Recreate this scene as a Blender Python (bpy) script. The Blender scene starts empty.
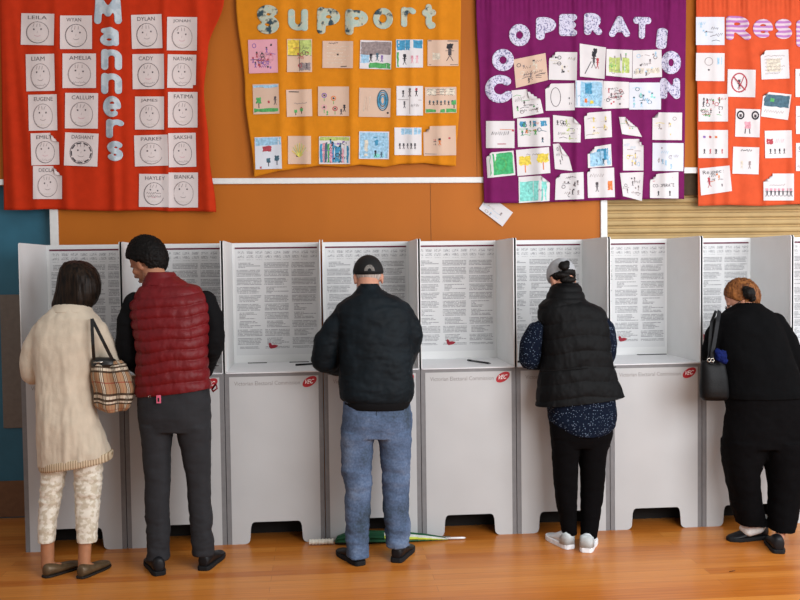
import bpy, bmesh, math, random
import numpy as np
from mathutils import Vector, Matrix, noise
random.seed(7)
C = bpy.context.scene.collection
PI = math.pi

# ------------------------------------------------------------------ camera
FPX = 934.1
YAW, PIT, ROL = 0.08587, 0.03842, -0.01260
CAM = Vector((1.7263, -5.5426, 1.6472))
_F0 = Vector((math.sin(YAW), math.cos(YAW), 0)); _Z = Vector((0, 0, 1))
_R0 = Vector((math.cos(YAW), -math.sin(YAW), 0))
_F = _F0*math.cos(PIT) - _Z*math.sin(PIT)
_U0 = _Z*math.cos(PIT) + _F0*math.sin(PIT)
_R = _R0*math.cos(ROL) + _U0*math.sin(ROL)
_U = _U0*math.cos(ROL) - _R0*math.sin(ROL)
cd = bpy.data.cameras.new('camera'); cam = bpy.data.objects.new('camera', cd); C.objects.link(cam)
cd.sensor_width = 36; cd.lens = FPX/800*36; cd.clip_end = 60
M = Matrix((( _R.x, _U.x, -_F.x, CAM.x), (_R.y, _U.y, -_F.y, CAM.y), (_R.z, _U.z, -_F.z, CAM.z), (0, 0, 0, 1)))
cam.matrix_world = M
bpy.context.scene.camera = cam

def at(px, py, Y):
    d = _F + _R*((px-400)/FPX) + _U*((300-py)/FPX)
    return CAM + d*((Y-CAM.y)/d.y)
def ground(px, py, z=0.0):
    d = _F + _R*((px-400)/FPX) + _U*((300-py)/FPX)
    return CAM + d*((z-CAM.z)/d.z)
def mpp(p):                                   # metres per pixel at a world point
    return (p-CAM).dot(_F)/FPX
def onz(px, Y, z):                            # the point of plane Y at height z that stands above column px
    a, b = at(px, 200, Y), at(px, 500, Y)
    t = (a.z-z)/(a.z-b.z)
    return a.lerp(b, t)

# ------------------------------------------------------------------ materials
def lin(h):
    h = h.lstrip('#'); v = [int(h[i:i+2], 16)/255 for i in (0, 2, 4)]
    return tuple((c/12.92 if c <= .04045 else ((c+.055)/1.055)**2.4) for c in v) + (1,)

class NT:
    def __init__(s, name):
        s.m = bpy.data.materials.new(name); s.m.use_nodes = True; s.t = s.m.node_tree
        s.b = s.t.nodes['Principled BSDF']
    def n(s, ty, **kw):
        n = s.t.nodes.new(ty)
        for k, v in kw.items():
            if k.startswith('i_'):
                n.inputs[k[2:].replace('_', ' ')].default_value = v
            else: setattr(n, k, v)
        return n
    def l(s, a, b): s.t.links.new(a, b)
    def math(s, op, a, b=None, c=None):
        n = s.n('ShaderNodeMath', operation=op)
        for i, v in enumerate((a, b, c)):
            if v is None: continue
            if isinstance(v, (int, float)): n.inputs[i].default_value = v
            else: s.l(v, n.inputs[i])
        return n.outputs[0]
    def mix(s, f, a, b):
        n = s.n('ShaderNodeMix', data_type='RGBA')
        for i, v in ((0, f), (6, a), (7, b)):
            if isinstance(v, (int, float, tuple)): n.inputs[i].default_value = v
            else: s.l(v, n.inputs[i])
        return n.outputs[2]
    def ramp(s, f, stops):
        n = s.n('ShaderNodeValToRGB'); e = n.color_ramp.elements
        while len(e) < len(stops): e.new(.5)
        for x, (p, c) in zip(e, stops): x.position = p; x.color = c
        s.l(f, n.inputs[0]); return n.outputs[0]

def mat(name, col, rough=.7, var=.08, scale=30, spec=.3, bump=0, bscale=None, metal=0, stretch=(1, 1, 1), sheen=0, coat=0):
    t = NT(name); c = lin(col)
    tc = t.n('ShaderNodeTexCoord'); mp = t.n('ShaderNodeMapping'); mp.inputs['Scale'].default_value = stretch
    t.l(tc.outputs['Object'], mp.inputs[0])
    nz = t.n('ShaderNodeTexNoise'); nz.inputs['Scale'].default_value = scale; nz.inputs['Detail'].default_value = 4
    t.l(mp.outputs[0], nz.inputs[0])
    lo = tuple(max(0, x*(1-var*2)) for x in c[:3])+(1,); hi = tuple(min(1, x*(1+var*2)) for x in c[:3])+(1,)
    t.l(t.ramp(nz.outputs[0], [(.3, lo), (.7, hi)]), t.b.inputs['Base Color'])
    t.b.inputs['Roughness'].default_value = rough; t.b.inputs['Specular IOR Level'].default_value = spec
    t.b.inputs['Metallic'].default_value = metal
    if sheen: t.b.inputs['Sheen Weight'].default_value = sheen
    if coat: t.b.inputs['Coat Weight'].default_value = coat
    if bump:
        n2 = t.n('ShaderNodeTexNoise'); n2.inputs['Scale'].default_value = bscale or scale*4
        t.l(mp.outputs[0], n2.inputs[0])
        bp = t.n('ShaderNodeBump'); bp.inputs['Strength'].default_value = bump; bp.inputs['Distance'].default_value = .004
        t.l(n2.outputs[0], bp.inputs['Height']); t.l(bp.outputs[0], t.b.inputs['Normal'])
    return t.m

def floor_mat():
    t = NT('varnished_timber'); tc = t.n('ShaderNodeTexCoord')
    br = t.n('ShaderNodeTexBrick'); br.offset = .37; br.offset_frequency = 2
    for k, v in (('Scale', 1.0), ('Mortar Size', .0012), ('Mortar Smooth', .2), ('Bias', 0), ('Brick Width', 2.3), ('Row Height', .085)): br.inputs[k].default_value = v
    br.inputs['Color1'].default_value = (0, 0, 0, 1); br.inputs['Color2'].default_value = (1, 1, 1, 1); br.inputs['Mortar'].default_value = (.35, .35, .35, 1)
    t.l(tc.outputs['Object'], br.inputs[0])
    mp = t.n('ShaderNodeMapping'); mp.inputs['Scale'].default_value = (1.2, 26, 1); t.l(tc.outputs['Object'], mp.inputs[0])
    nz = t.n('ShaderNodeTexNoise'); nz.inputs['Scale'].default_value = 2; nz.inputs['Detail'].default_value = 6; t.l(mp.outputs[0], nz.inputs[0])
    grain = t.ramp(nz.outputs[0], [(.3, lin(FLA)), (.7, lin(FLB))])
    plank = t.ramp(br.outputs[0], [(0, lin('#aa5c1c')), (.5, lin('#c2752e')), (1, lin('#d48c42'))])
    col = t.mix(.55, grain, plank)
    col = t.mix(t.math('MULTIPLY', br.outputs['Fac'], .45), col, lin('#5a3012'))
    t.l(col, t.b.inputs['Base Color'])
    t.b.inputs['Roughness'].default_value = .3; t.b.inputs['Specular IOR Level'].default_value = .35
    bp = t.n('ShaderNodeBump'); bp.inputs['Strength'].default_value = .15; bp.inputs['Distance'].default_value = .002
    t.l(nz.outputs[0], bp.inputs['Height']); t.l(bp.outputs[0], t.b.inputs['Normal'])
    return t.m
FLA, FLB = '#a0561a', '#cc8034'

def notice_mat():
    """small-print notice: three columns of fine text lines under a boxed heading table"""
    t = NT('printed_notice'); uv = t.n('ShaderNodeUVMap'); sx = t.n('ShaderNodeSeparateXYZ'); t.l(uv.outputs[0], sx.inputs[0])
    u, v = sx.outputs[0], sx.outputs[1]
    c3 = t.math('MULTIPLY', u, 3.0); ci = t.math('FLOOR', c3); cf = t.math('FRACT', c3)
    lv = t.math('MULTIPLY', v, 76.0); li = t.math('FLOOR', lv); lf = t.math('FRACT', lv)
    def wn(a, b, k):
        cb = t.n('ShaderNodeCombineXYZ'); t.l(a, cb.inputs[0]); t.l(b, cb.inputs[1]); cb.inputs[2].default_value = k
        w = t.n('ShaderNodeTexWhiteNoise'); w.noise_dimensions = '3D'; t.l(cb.outputs[0], w.inputs[0]); return w.outputs[0]
    para = t.math('FLOOR', t.math('DIVIDE', li, 6.0))
    r1 = wn(ci, li, 1.0); r2 = wn(ci, para, 5.0)
    end = t.math('SUBTRACT', .95, t.math('MULTIPLY', t.math('MULTIPLY', r1, t.math('MULTIPLY', r2, r2)), .7))
    start = t.math('ADD', .05, t.math('MULTIPLY', t.math('GREATER_THAN', r2, .55), .07))
    on = t.math('MULTIPLY', t.math('GREATER_THAN', cf, start), t.math('LESS_THAN', cf, end))
    on = t.math('MULTIPLY', on, t.math('GREATER_THAN', lf, .42))
    gap = t.math('GREATER_THAN', t.math('FRACT', t.math('ADD', t.math('DIVIDE', li, 6.0), .01)), .1)
    on = t.math('MULTIPLY', on, gap)
    xw = t.math('FLOOR', t.math('MULTIPLY', u, 190.0)); ink = t.math('GREATER_THAN', wn(xw, li, 9.0), .12)
    on = t.math('MULTIPLY', on, ink)
    body = t.math('MULTIPLY', t.math('LESS_THAN', v, .86), t.math('GREATER_THAN', v, .06))
    on = t.math('MULTIPLY', on, body)
    hx = t.math('FRACT', t.math('MULTIPLY', u, 9.0)); hy = t.math('FRACT', t.math('MULTIPLY', v, 26.0))
    hb = t.math('MULTIPLY', t.math('GREATER_THAN', hx, .25), t.math('GREATER_THAN', hy, .35))
    hb = t.math('MULTIPLY', hb, t.math('GREATER_THAN', wn(xw, t.math('FLOOR', t.math('MULTIPLY', v, 170.0)), 3.0), .45))
    hb = t.math('MULTIPLY', hb, t.math('MULTIPLY', t.math('GREATER_THAN', v, .88), t.math('LESS_THAN', v, .965)))
    fac = t.math('MAXIMUM', t.math('MULTIPLY', on, .68), t.math('MULTIPLY', hb, .6))
    t.l(t.mix(fac, lin('#cfcfcf'), lin('#6c6d72')), t.b.inputs['Base Color'])
    t.b.inputs['Roughness'].default_value = .6; t.b.inputs['Specular IOR Level'].default_value = .2
    return t.m

def plaid_mat():
    t = NT('tan_check_fabric'); uv = t.n('ShaderNodeUVMap'); sx = t.n('ShaderNodeSeparateXYZ'); t.l(uv.outputs[0], sx.inputs[0])
    def bands(s, k, offs, w):
        f = t.math('FRACT', t.math('MULTIPLY', s, k)); out = None
        for o in offs:
            b = t.math('LESS_THAN', t.math('ABSOLUTE', t.math('SUBTRACT', f, o)), w)
            out = b if out is None else t.math('MAXIMUM', out, b)
        return out
    ku, kv = 6.0, 2.1
    blk = t.math('MAXIMUM', bands(sx.outputs[0], ku, (.2, .36, .52), .035), bands(sx.outputs[1], kv, (.2, .36, .52), .035))
    wht = t.math('MAXIMUM', bands(sx.outputs[0], ku, (.28, .44), .045), bands(sx.outputs[1], kv, (.28, .44), .045))
    red = t.math('MAXIMUM', bands(sx.outputs[0], ku, (.86,), .018), bands(sx.outputs[1], kv, (.86,), .018))
    c = t.mix(t.math('MULTIPLY', wht, .7), lin('#a07c5c'), lin('#d8cdb8'))
    c = t.mix(t.math('MULTIPLY', red, .7), c, lin('#8c2a22')); c = t.mix(t.math('MULTIPLY', blk, .85), c, lin('#1c1613'))
    t.l(c, t.b.inputs['Base Color']); t.b.inputs['Roughness'].default_value = .7; t.b.inputs['Specular IOR Level'].default_value = .15
    return t.m

def dots_mat(name, base, dot, scale=70, thr=.26):
    t = NT(name); tc = t.n('ShaderNodeTexCoord'); vo = t.n('ShaderNodeTexVoronoi'); vo.inputs['Scale'].default_value = scale
    t.l(tc.outputs['Object'], vo.inputs[0])
    t.l(t.mix(t.math('LESS_THAN', vo.outputs['Distance'], thr), lin(base), lin(dot)), t.b.inputs['Base Color'])
    t.b.inputs['Roughness'].default_value = .9; t.b.inputs['Specular IOR Level'].default_value = .08
    return t.m

def blotch_mat(name, a, b, c=None, scale=60, thr=.5):
    t = NT(name); tc = t.n('ShaderNodeTexCoord'); nz = t.n('ShaderNodeTexNoise'); nz.inputs['Scale'].default_value = scale; nz.inputs['Detail'].default_value = 3
    t.l(tc.outputs['Object'], nz.inputs[0])
    st = [(thr-.06, lin(a)), (thr+.03, lin(b))]
    if c: st.append((thr+.14, lin(c)))
    t.l(t.ramp(nz.outputs[0], st), t.b.inputs['Base Color']); t.b.inputs['Roughness'].default_value = .7
    return t.m

def stripe_mat(name, a, b, k=60, ax='Z', dist=1.5):
    t = NT(name); tc = t.n('ShaderNodeTexCoord'); wv = t.n('ShaderNodeTexWave'); wv.bands_direction = ax; wv.inputs['Scale'].default_value = k/6; wv.inputs['Distortion'].default_value = dist
    t.l(tc.outputs['Object'], wv.inputs[0]); t.l(t.ramp(wv.outputs[0], [(.35, lin(a)), (.6, lin(b))]), t.b.inputs['Base Color']); t.b.inputs['Roughness'].default_value = .7
    return t.m

# ------------------------------------------------------------------ mesh helpers
def mesh_obj(name, V, Fc, m=None, parent=None, mi=None, uv=None, smooth=True):
    me = bpy.data.meshes.new(name); me.from_pydata([tuple(v) for v in V], [], [tuple(f) for f in Fc])
    ms = m if isinstance(m, (list, tuple)) else [m]
    for x in ms:
        if x: me.materials.append(x)
    if mi is not None: me.polygons.foreach_set('material_index', list(mi))
    if uv is not None:
        L = me.uv_layers.new(name='UVMap')
        for lp in me.loops: L.data[lp.index].uv = uv[lp.vertex_index]
    if smooth: me.polygons.foreach_set('use_smooth', [True]*len(me.polygons))
    me.update()
    o = bpy.data.objects.new(name, me); C.objects.link(o)
    if parent:
        o.parent = parent; o.matrix_parent_inverse = Matrix.Translation(parent.location).inverted() if False else Matrix()
        pm = world_of(parent).inverted(); me.transform(pm)
    return o
def world_of(o):
    m = Matrix.Translation(o.location) @ o.rotation_euler.to_matrix().to_4x4()
    return (world_of(o.parent) @ m) if o.parent else m
def empty(name, loc, label, cat, group=None):
    o = bpy.data.objects.new(name, None); C.objects.link(o); o.location = loc; o.empty_display_size = .1
    tag(o, label, cat, group); return o
def tag(o, label, cat, group=None):
    o['label'] = label; o['category'] = cat
    if group: o['group'] = group
    return o
def struct(o): o['kind'] = 'structure'; return o

def box(x0, x1, y0, y1, z0, z1):
    V = [(x, y, z) for x in (x0, x1) for y in (y0, y1) for z in (z0, z1)]
    return V, [(0, 1, 3, 2), (4, 6, 7, 5), (0, 4, 5, 1), (2, 3, 7, 6), (0, 2, 6, 4), (1, 5, 7, 3)]
def join(parts):
    V, Fc = [], []
    for v, f in parts:
        n = len(V); V += [tuple(x) for x in v]; Fc += [tuple(i+n for i in q) for q in f]
    return V, Fc
def bevel(o, w=.002, seg=2):
    b = o.modifiers.new('edge', 'BEVEL'); b.width = w; b.segments = seg; b.limit_method = 'ANGLE'; return o
def prism(poly, y0, y1):                       # polygon in XZ, extruded along Y
    n = len(poly); V = [(x, y0, z) for x, z in poly] + [(x, y1, z) for x, z in poly]
    return V, [tuple(range(n)), tuple(range(2*n-1, n-1, -1))] + [(i+n, (i+1) % n+n, (i+1) % n, i) for i in range(n)]
def prism_x(poly, x0, x1):                     # polygon in YZ, extruded along X
    n = len(poly); V = [(x0, y, z) for y, z in poly] + [(x1, y, z) for y, z in poly]
    return V, [tuple(range(n-1, -1, -1)), tuple(range(n, 2*n))] + [(i, (i+1) % n, (i+1) % n+n, i+n) for i in range(n)]
def rings(R, caps=True):
    n = len(R[0]); V = [p for r in R for p in r]; Fc = []
    for k in range(len(R)-1):
        for i in range(n):
            j = (i+1) % n; Fc.append((k*n+i, k*n+j, (k+1)*n+j, (k+1)*n+i))
    if caps: Fc += [tuple(range(n-1, -1, -1)), tuple(range((len(R)-1)*n, len(R)*n))]
    return V, Fc
def tube(pts, rad, n=16, flat=None):
    pts = [Vector(p) for p in pts]; R = []; ref = None
    for i, p in enumerate(pts):
        d = (pts[min(i+1, len(pts)-1)]-pts[max(i-1, 0)]).normalized()
        if ref is None: ref = d.cross(Vector((0, 1, .1))).normalized()
        a = (ref - d*ref.dot(d)).normalized(); ref = a; b = d.cross(a)
        r = rad[i] if isinstance(rad, (list, tuple)) else rad
        s = flat or 1
        R.append([p + a*math.cos(2*PI*k/n)*r + b*math.sin(2*PI*k/n)*r*s for k in range(n)])
    return rings(R)
def ellip(c, r, Mx=None, n=20, h=12):
    V = []; Fc = []
    for i in range(h+1):
        t = PI*i/h
        for k in range(n):
            a = 2*PI*k/n; V.append(Vector((r[0]*math.sin(t)*math.cos(a), r[1]*math.sin(t)*math.sin(a), r[2]*math.cos(t))) + Vector(c))
    for i in range(h):
        for k in range(n):
            Fc.append((i*n+k, (i+1)*n+k, (i+1)*n+(k+1) % n, i*n+(k+1) % n))
    if Mx: V = [Mx @ v for v in V]
    return V, Fc
def limb(pts, n=18):                           # (point, radius) chain with round ends, for the voxel union
    P = [Vector(p) for p, _ in pts]; R = [r for _, r in pts]
    # subdivide
    Q, S = [], []
    for i in range(len(P)-1):
        for k in range(5):
            t = k/5; Q.append(P[i].lerp(P[i+1], t)); S.append(R[i]*(1-t)+R[i+1]*t)
    Q.append(P[-1]); S.append(R[-1])
    parts = [tube(Q, S, n)]
    for p, r in zip(P, R): parts.append(ellip(p, (r, r, r), n=16, h=10))
    return parts
def loft_px(sec, tilt=0, n=40, ex=2.4, grow=0.0, Y=0):
    """sections (py, x_left, x_right, Y centre, half depth m) read at the body's own distance"""
    R = []; H = {}
    sec = [tuple(s) for s in sec]
    fine = []
    for a, b in zip(sec, sec[1:]):
        for k in range(3):
            t = k/3; fine.append(tuple(p*(1-t)+q*t for p, q in zip(a, b)))
    fine.append(sec[-1])
    for py, xl, xr, yc, ry in fine:
        l, r = at(xl, py+tilt, yc), at(xr, py-tilt, yc); c = (l+r)/2; rx = (r-l).length/2 - grow
        ax = (r-l).normalized(); ry = max(.01, ry-grow)
        ring = []
        for k in range(n):
            a = 2*PI*k/n; ca, sa = math.cos(a), math.sin(a)
            q = (abs(ca)**ex+abs(sa)**ex)**(-1/ex)
            ring.append(c + ax*rx*ca*q + Vector((0, ry*sa*q, 0)))
        R.append(ring)
    return rings(R)

def union(name, parts, m, parent, voxel=.007, smooth=4, cut=None, disp=None, mi=None, holes=()):
    V, Fc = join(parts)
    me = bpy.data.meshes.new('t'); me.from_pydata(V, [], Fc); me.update()
    bm = bmesh.new(); bm.from_mesh(me)
    bmesh.ops.recalc_face_normals(bm, faces=bm.faces); bm.to_mesh(me); bm.free()
    o = bpy.data.objects.new('t', me); C.objects.link(o)
    r = o.modifiers.new('r', 'REMESH'); r.mode = 'VOXEL'; r.voxel_size = voxel
    s = o.modifiers.new('s', 'SMOOTH'); s.factor = .5; s.iterations = smooth
    dg = bpy.context.evaluated_depsgraph_get(); dg.update()
    out = bpy.data.meshes.new_from_object(o.evaluated_get(dg), depsgraph=dg)
    bpy.data.objects.remove(o); bpy.data.meshes.remove(me)
    bm = bmesh.new(); bm.from_mesh(out)
    if disp:
        bm.normal_update()
        for v in bm.verts:
            v.co += v.normal*disp(v.co, v.normal)
    if cut:
        for co, no in cut:
            g = bmesh.ops.bisect_plane(bm, geom=bm.verts[:]+bm.edges[:]+bm.faces[:], plane_co=co, plane_no=no, clear_outer=True)
            es = [e for e in g['geom_cut'] if isinstance(e, bmesh.types.BMEdge)]
            try: bmesh.ops.edgeloop_fill(bm, edges=es)
            except Exception: pass
    bm.to_mesh(out); bm.free()
    out.name = name
    out.materials.clear()
    for x in (m if isinstance(m, (list, tuple)) else [m]): out.materials.append(x)
    out.polygons.foreach_set('use_smooth', [True]*len(out.polygons))
    if mi:
        out.polygons.foreach_set('material_index', [mi(p.center) for p in out.polygons])
    out.transform(world_of(parent).inverted()); out.update()
    ob = bpy.data.objects.new(name, out); C.objects.link(ob); ob.parent = parent
    return ob

_tc = {}
def glyphs(s, off=0.0, shear=0.0, spacing=1.0):
    """flat triangulated lettering, normalised to its own box: (list of (x, y) in 0..1, faces, aspect)"""
    k = (s, off, shear, spacing)
    if k in _tc: return _tc[k]
    cu = bpy.data.curves.new('t', 'FONT'); cu.body = s; cu.offset = off; cu.shear = shear; cu.space_character = spacing; cu.resolution_u = 3
    o = bpy.data.objects.new('t', cu); C.objects.link(o)
    dg = bpy.context.evaluated_depsgraph_get(); dg.update()
    me = bpy.data.meshes.new_from_object(o.evaluated_get(dg), depsgraph=dg)
    P = [(v.co.x, v.co.y) for v in me.vertices]; Fc = [tuple(p.vertices) for p in me.polygons]
    bpy.data.objects.remove(o); bpy.data.curves.remove(cu); bpy.data.meshes.remove(me)
    x0, x1 = min(p[0] for p in P), max(p[0] for p in P); y0, y1 = min(p[1] for p in P), max(p[1] for p in P)
    r = ([((x-x0)/(x1-x0), (y-y0)/(y1-y0)) for x, y in P], Fc, (x1-x0)/(y1-y0)); _tc[k] = r
    return r
def solid_glyph(s, fn, off=0.0, thick=.003, shear=0):
    """lettering as a thin solid cut-out; fn(u, v) -> world point of the back face; front is towards the viewer's side (-Y)"""
    P, Fc, _ = glyphs(s, off, shear); n = len(P)
    B = [Vector(fn(u, v)) for u, v in P]; T = [p + Vector((0, -thick, 0)) for p in B]
    ed = {}
    for f in Fc:
        for a, b in zip(f, f[1:]+f[:1]): ed[(a, b)] = ed.get((a, b), 0)+1
    side = [(a, b, b+n, a+n) for a, b in ed if (b, a) not in ed]
    V = B+T
    return V, [tuple(i+n for i in f) for f in Fc] + [tuple(reversed(f)) for f in Fc] + side

# ------------------------------------------------------------------ the room
WY = .717
M_wall = mat('orange_wall_panel', '#ad611c', rough=.55, var=.03, scale=3, spec=.15, stretch=(1, 1, .3))
M_white = mat('white_paint', '#d9d9d6', rough=.5, var=.02)
M_teal = mat('teal_paint', '#2f6377', rough=.4, var=.05, scale=6)
M_kick = mat('brown_kick_plate', '#6f4c33', rough=.45, var=.05)
M_push = mat('dull_bronze_plate', '#6f655c', rough=.4, var=.04, metal=.3)
M_slat = mat('beige_shutter_slat', '#b69a6c', rough=.5, var=.05, scale=8)
M_dark = mat('dark_shutter_box', '#4a3a28', rough=.8)
M_seam = mat('panel_joint', '#7d4a1e', rough=.8)

fv = [(-3, -7, 0), (8, -7, 0), (8, 1.2, 0), (-3, 1.2, 0), (-3, -7, -.1), (8, -7, -.1), (8, 1.2, -.1), (-3, 1.2, -.1)]
struct(mesh_obj('floor', fv, [(0, 1, 2, 3), (7, 6, 5, 4), (0, 4, 5, 1), (1, 5, 6, 2), (2, 6, 7, 3), (3, 7, 4, 0)], floor_mat(), smooth=False))
w = join([box(-3, 8, WY, WY+.2, 2.25, 4.2), box(.04, 3.66, WY, WY+.2, 0, 2.25), box(-3, -1.0, WY, WY+.2, 0, 2.25), box(-1.0, .04, WY, WY+.2, 2.19, 2.25), box(7, 8, WY, WY+.2, 0, 2.25), box(3.66, 7, WY+.12, WY+.2, 0, 1.0)])
struct(mesh_obj('wall_back', *w, M_wall, smooth=False))
sm = join([box(2.478, 2.482, WY-.0015, WY, 0, 2.18), box(2.795, 2.799, WY-.0015, WY, 2.23, 4.2), box(.905, .909, WY-.0015, WY, 2.23, 4.2), box(4.55, 4.554, WY-.0015, WY, 2.3, 4.2)])
struct(mesh_obj('trim_1', *sm, M_seam, smooth=False))
struct(bevel(mesh_obj('trim_2', *box(-3, 3.66, WY-.018, WY, 2.188, 2.226), M_white, smooth=False), .003))      # dado rail
struct(bevel(mesh_obj('trim_3', *box(3.645, 3.69, WY-.02, WY+.12, 0, 2.25), M_white, smooth=False), .003))
struct(bevel(mesh_obj('trim_4', *box(3.69, 7, WY-.02, WY+.05, 2.245, 2.285), M_white, smooth=False), .003))
struct(bevel(mesh_obj('trim_5', *box(-.01, .042, WY-.015, WY+.12, 0, 2.188), M_white, smooth=False), .003))
# roller shutter over the servery
prof = []
z = 1.0
poly = [(WY+.13, 1.0)]
while z < 2.10:
    poly += [(WY+.075, z+.004), (WY+.055, z+.014), (WY+.05, z+.026), (WY+.056, z+.040), (WY+.078, z+.048)]; z += .052
poly += [(WY+.13, z)]
t = empty('roller_shutter', (5.3, WY+.09, 1.0), 'beige slatted roller shutter closed above the voting booths', 'shutter')
mesh_obj('curtain', *prism_x(poly, 3.69, 7), M_slat, t, smooth=False)
mesh_obj('shutter_box', *box(3.69, 7, WY+.03, WY+.19, 2.10, 2.245), M_dark, t, smooth=False)
# teal door
d = mesh_obj('door_1', *box(-.995, -.012, WY+.06, WY+.11, .004, 2.186), M_teal, smooth=False); struct(d)
k = mesh_obj('kick_plate', *box(-.98, -.02, WY+.054, WY+.06, .01, .25), M_kick, d, smooth=False)
k = bevel(mesh_obj('push_plate', *box(-.36, -.192, WY+.052, WY+.06, .60, 1.48), M_push, d, smooth=False), .003)

# ------------------------------------------------------------------ voting booths
P = .58; H = 1.797; TZ = 1.021; DEP = .55
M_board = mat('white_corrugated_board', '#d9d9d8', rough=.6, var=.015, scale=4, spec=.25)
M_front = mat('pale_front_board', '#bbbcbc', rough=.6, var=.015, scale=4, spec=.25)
M_edge = mat('grey_board_edge', '#7d7c7d', rough=.6, var=.03)
M_gapshade = mat('painted_gap_shade', '#38373a', rough=.8)  # outer faces painted dark so the gap between booths reads as shaded
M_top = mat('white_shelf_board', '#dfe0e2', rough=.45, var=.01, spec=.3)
M_inshade = mat('painted_inner_shade', '#262321', rough=.9, var=.03)  # near-black stands in for the shade inside the booth base
M_notice = notice_mat()
M_maroon = mat('maroon_print', '#5e1430', rough=.6)
M_mark = mat('crimson_print', '#8e1b2c', rough=.6)
M_red = mat('red_print', '#a8232b', rough=.5)
M_wprint = mat('white_print', '#f0ecea', rough=.5)
M_gprint = mat('grey_print', '#8d8886', rough=.6)
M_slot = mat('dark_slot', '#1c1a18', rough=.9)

def notch_panel(x0, x1, z1, y0, y1):
    c = (x0+x1)/2
    pts = [(x0, 0), (c-.185, 0)]
    for k in range(5):
        a = k/4; pts.append((c-.185+.03*math.sin(a*PI/2), .03*(1-math.cos(a*PI/2))))
    pts += [(c-.150, .10)]
    for k in range(5):
        a = PI - k/4*PI/2; pts.append((c-.125+.022*math.cos(a), .108+.022*math.sin(a)))
    mir = [(2*c-x, z) for x, z in pts[::-1]]
    # front face is two side strips and a band over the notch, welded as one outline
    return prism((pts + mir) + [(x1, z1), (x0, z1)], y0, y1)

BD = ['beside the teal door, where the woman in the cream coat stands', 'where the man in the red vest stands', 'empty, between the red-vested man and the jacketed man',
      'where the man in the navy jacket and jeans stands', 'empty, between the jacketed man and the puffer-vest woman', 'where the woman in the black puffer vest stands',
      'empty, between the puffer-vest woman and auburn-haired woman', 'where the auburn-haired woman in black stands', 'cut by the photo edge, beyond the auburn-haired woman']
for i in range(9):
    x0, x1 = i*P+.0055, (i+1)*P-.0055; xc = (x0+x1)/2
    b = empty('voting_booth', (xc, DEP/2, 0), 'white cardboard voting booth, '+BD[i], 'voting booth', 'row of voting booths')
    # sides: full height, rounded top front corner
    arc = [(.018-.018*math.sin(a), H-.018+.018*math.cos(a)) for a in [k/5*PI/2 for k in range(6)]]
    for xa in (x0, x1-.005):
        mesh_obj('side_panel', *prism_x([(0, 0)] + arc[::-1] + [(DEP, H-.002), (DEP, 0)], xa, xa+.005), [M_board, M_gapshade], b, mi=[1 if (xa == x0) else 0, 0 if (xa == x0) else 1]+[0]*9, smooth=False)
    mesh_obj('back_panel', *box(x0+.005, x1-.005, DEP-.005, DEP, TZ-.05, H-.002), M_board, b, smooth=False)
    mesh_obj('inner_shade_panel', *join([box(x0+.006, x1-.006, .22, .225, 0, TZ-.008), box(x0+.006, x0+.010, .002, .22, 0, TZ-.008), box(x1-.010, x1-.006, .002, .22, 0, TZ-.008)]), M_inshade, b, smooth=False)  # dark lining added to paint the shade seen through the notch
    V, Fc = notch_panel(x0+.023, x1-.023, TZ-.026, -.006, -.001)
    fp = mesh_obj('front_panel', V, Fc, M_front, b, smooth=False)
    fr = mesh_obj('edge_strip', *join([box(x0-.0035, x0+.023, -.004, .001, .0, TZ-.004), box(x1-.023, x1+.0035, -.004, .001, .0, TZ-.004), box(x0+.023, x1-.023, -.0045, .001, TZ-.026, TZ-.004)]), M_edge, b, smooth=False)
    tt = mesh_obj('shelf', *box(x0+.006, x1-.006, -.008, DEP-.006, TZ-.006, TZ), M_top, b, smooth=False)
    # notice on the back
    nx0, nx1, nz0, nz1 = x0+.022, x1-.020, TZ+.05, H-.028
    V = [(nx0, DEP-.0065, nz0), (nx1, DEP-.0065, nz0), (nx1, DEP-.0065, nz1), (nx0, DEP-.0065, nz1)]
    no = mesh_obj('notice', V, [(0, 1, 2, 3)], M_notice, b, uv=[(0, 0), (1, 0), (1, 1), (0, 1)], smooth=False)
    mesh_obj('heading_bar', *box(nx0, nx1, DEP-.0085, DEP-.007, nz1-.012, nz1-.002), M_maroon, no, smooth=False)
    mx, mz = nx0+.205, nz0+.047
    sh = [(0, .026), (.012, .032), (.022, .016), (.04, .018), (.062, .012), (.05, 0), (.03, -.006), (.014, -.008), (.004, .002)]
    mesh_obj('printed_mark', *prism([(mx+x, mz+z) for x, z in sh], DEP-.0085, DEP-.007), M_mark, no, smooth=False)
    # wording and badge on the front
    zt = TZ-.075
    fn = lambda u, v: (x0+.052+u*.385, -.0062, zt-.002+v*.024)
    mesh_obj('lettering', *solid_glyph('Victorian Electoral Commission', fn, thick=.0004), M_gprint, fp, smooth=False)
    cx, cz = x1-.075, TZ-.062
    el = [(cx+.041*math.cos(a)+.010*math.sin(a), cz+.032*math.sin(a)+.008*math.cos(a)) for a in [2*PI*k/36 for k in range(36)]]
    bd = mesh_obj('badge', *prism(el, -.0075, -.006), M_red, fp, smooth=False)
    fn = lambda u, v: (cx-.027+u*.052+.006*(v-.5), -.0075, cz-.014+v*.026+u*.004)
    mesh_obj('badge_lettering', *solid_glyph('VEC', fn, off=.012, thick=.0006, shear=.25), M_wprint, bd, smooth=False)

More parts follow.
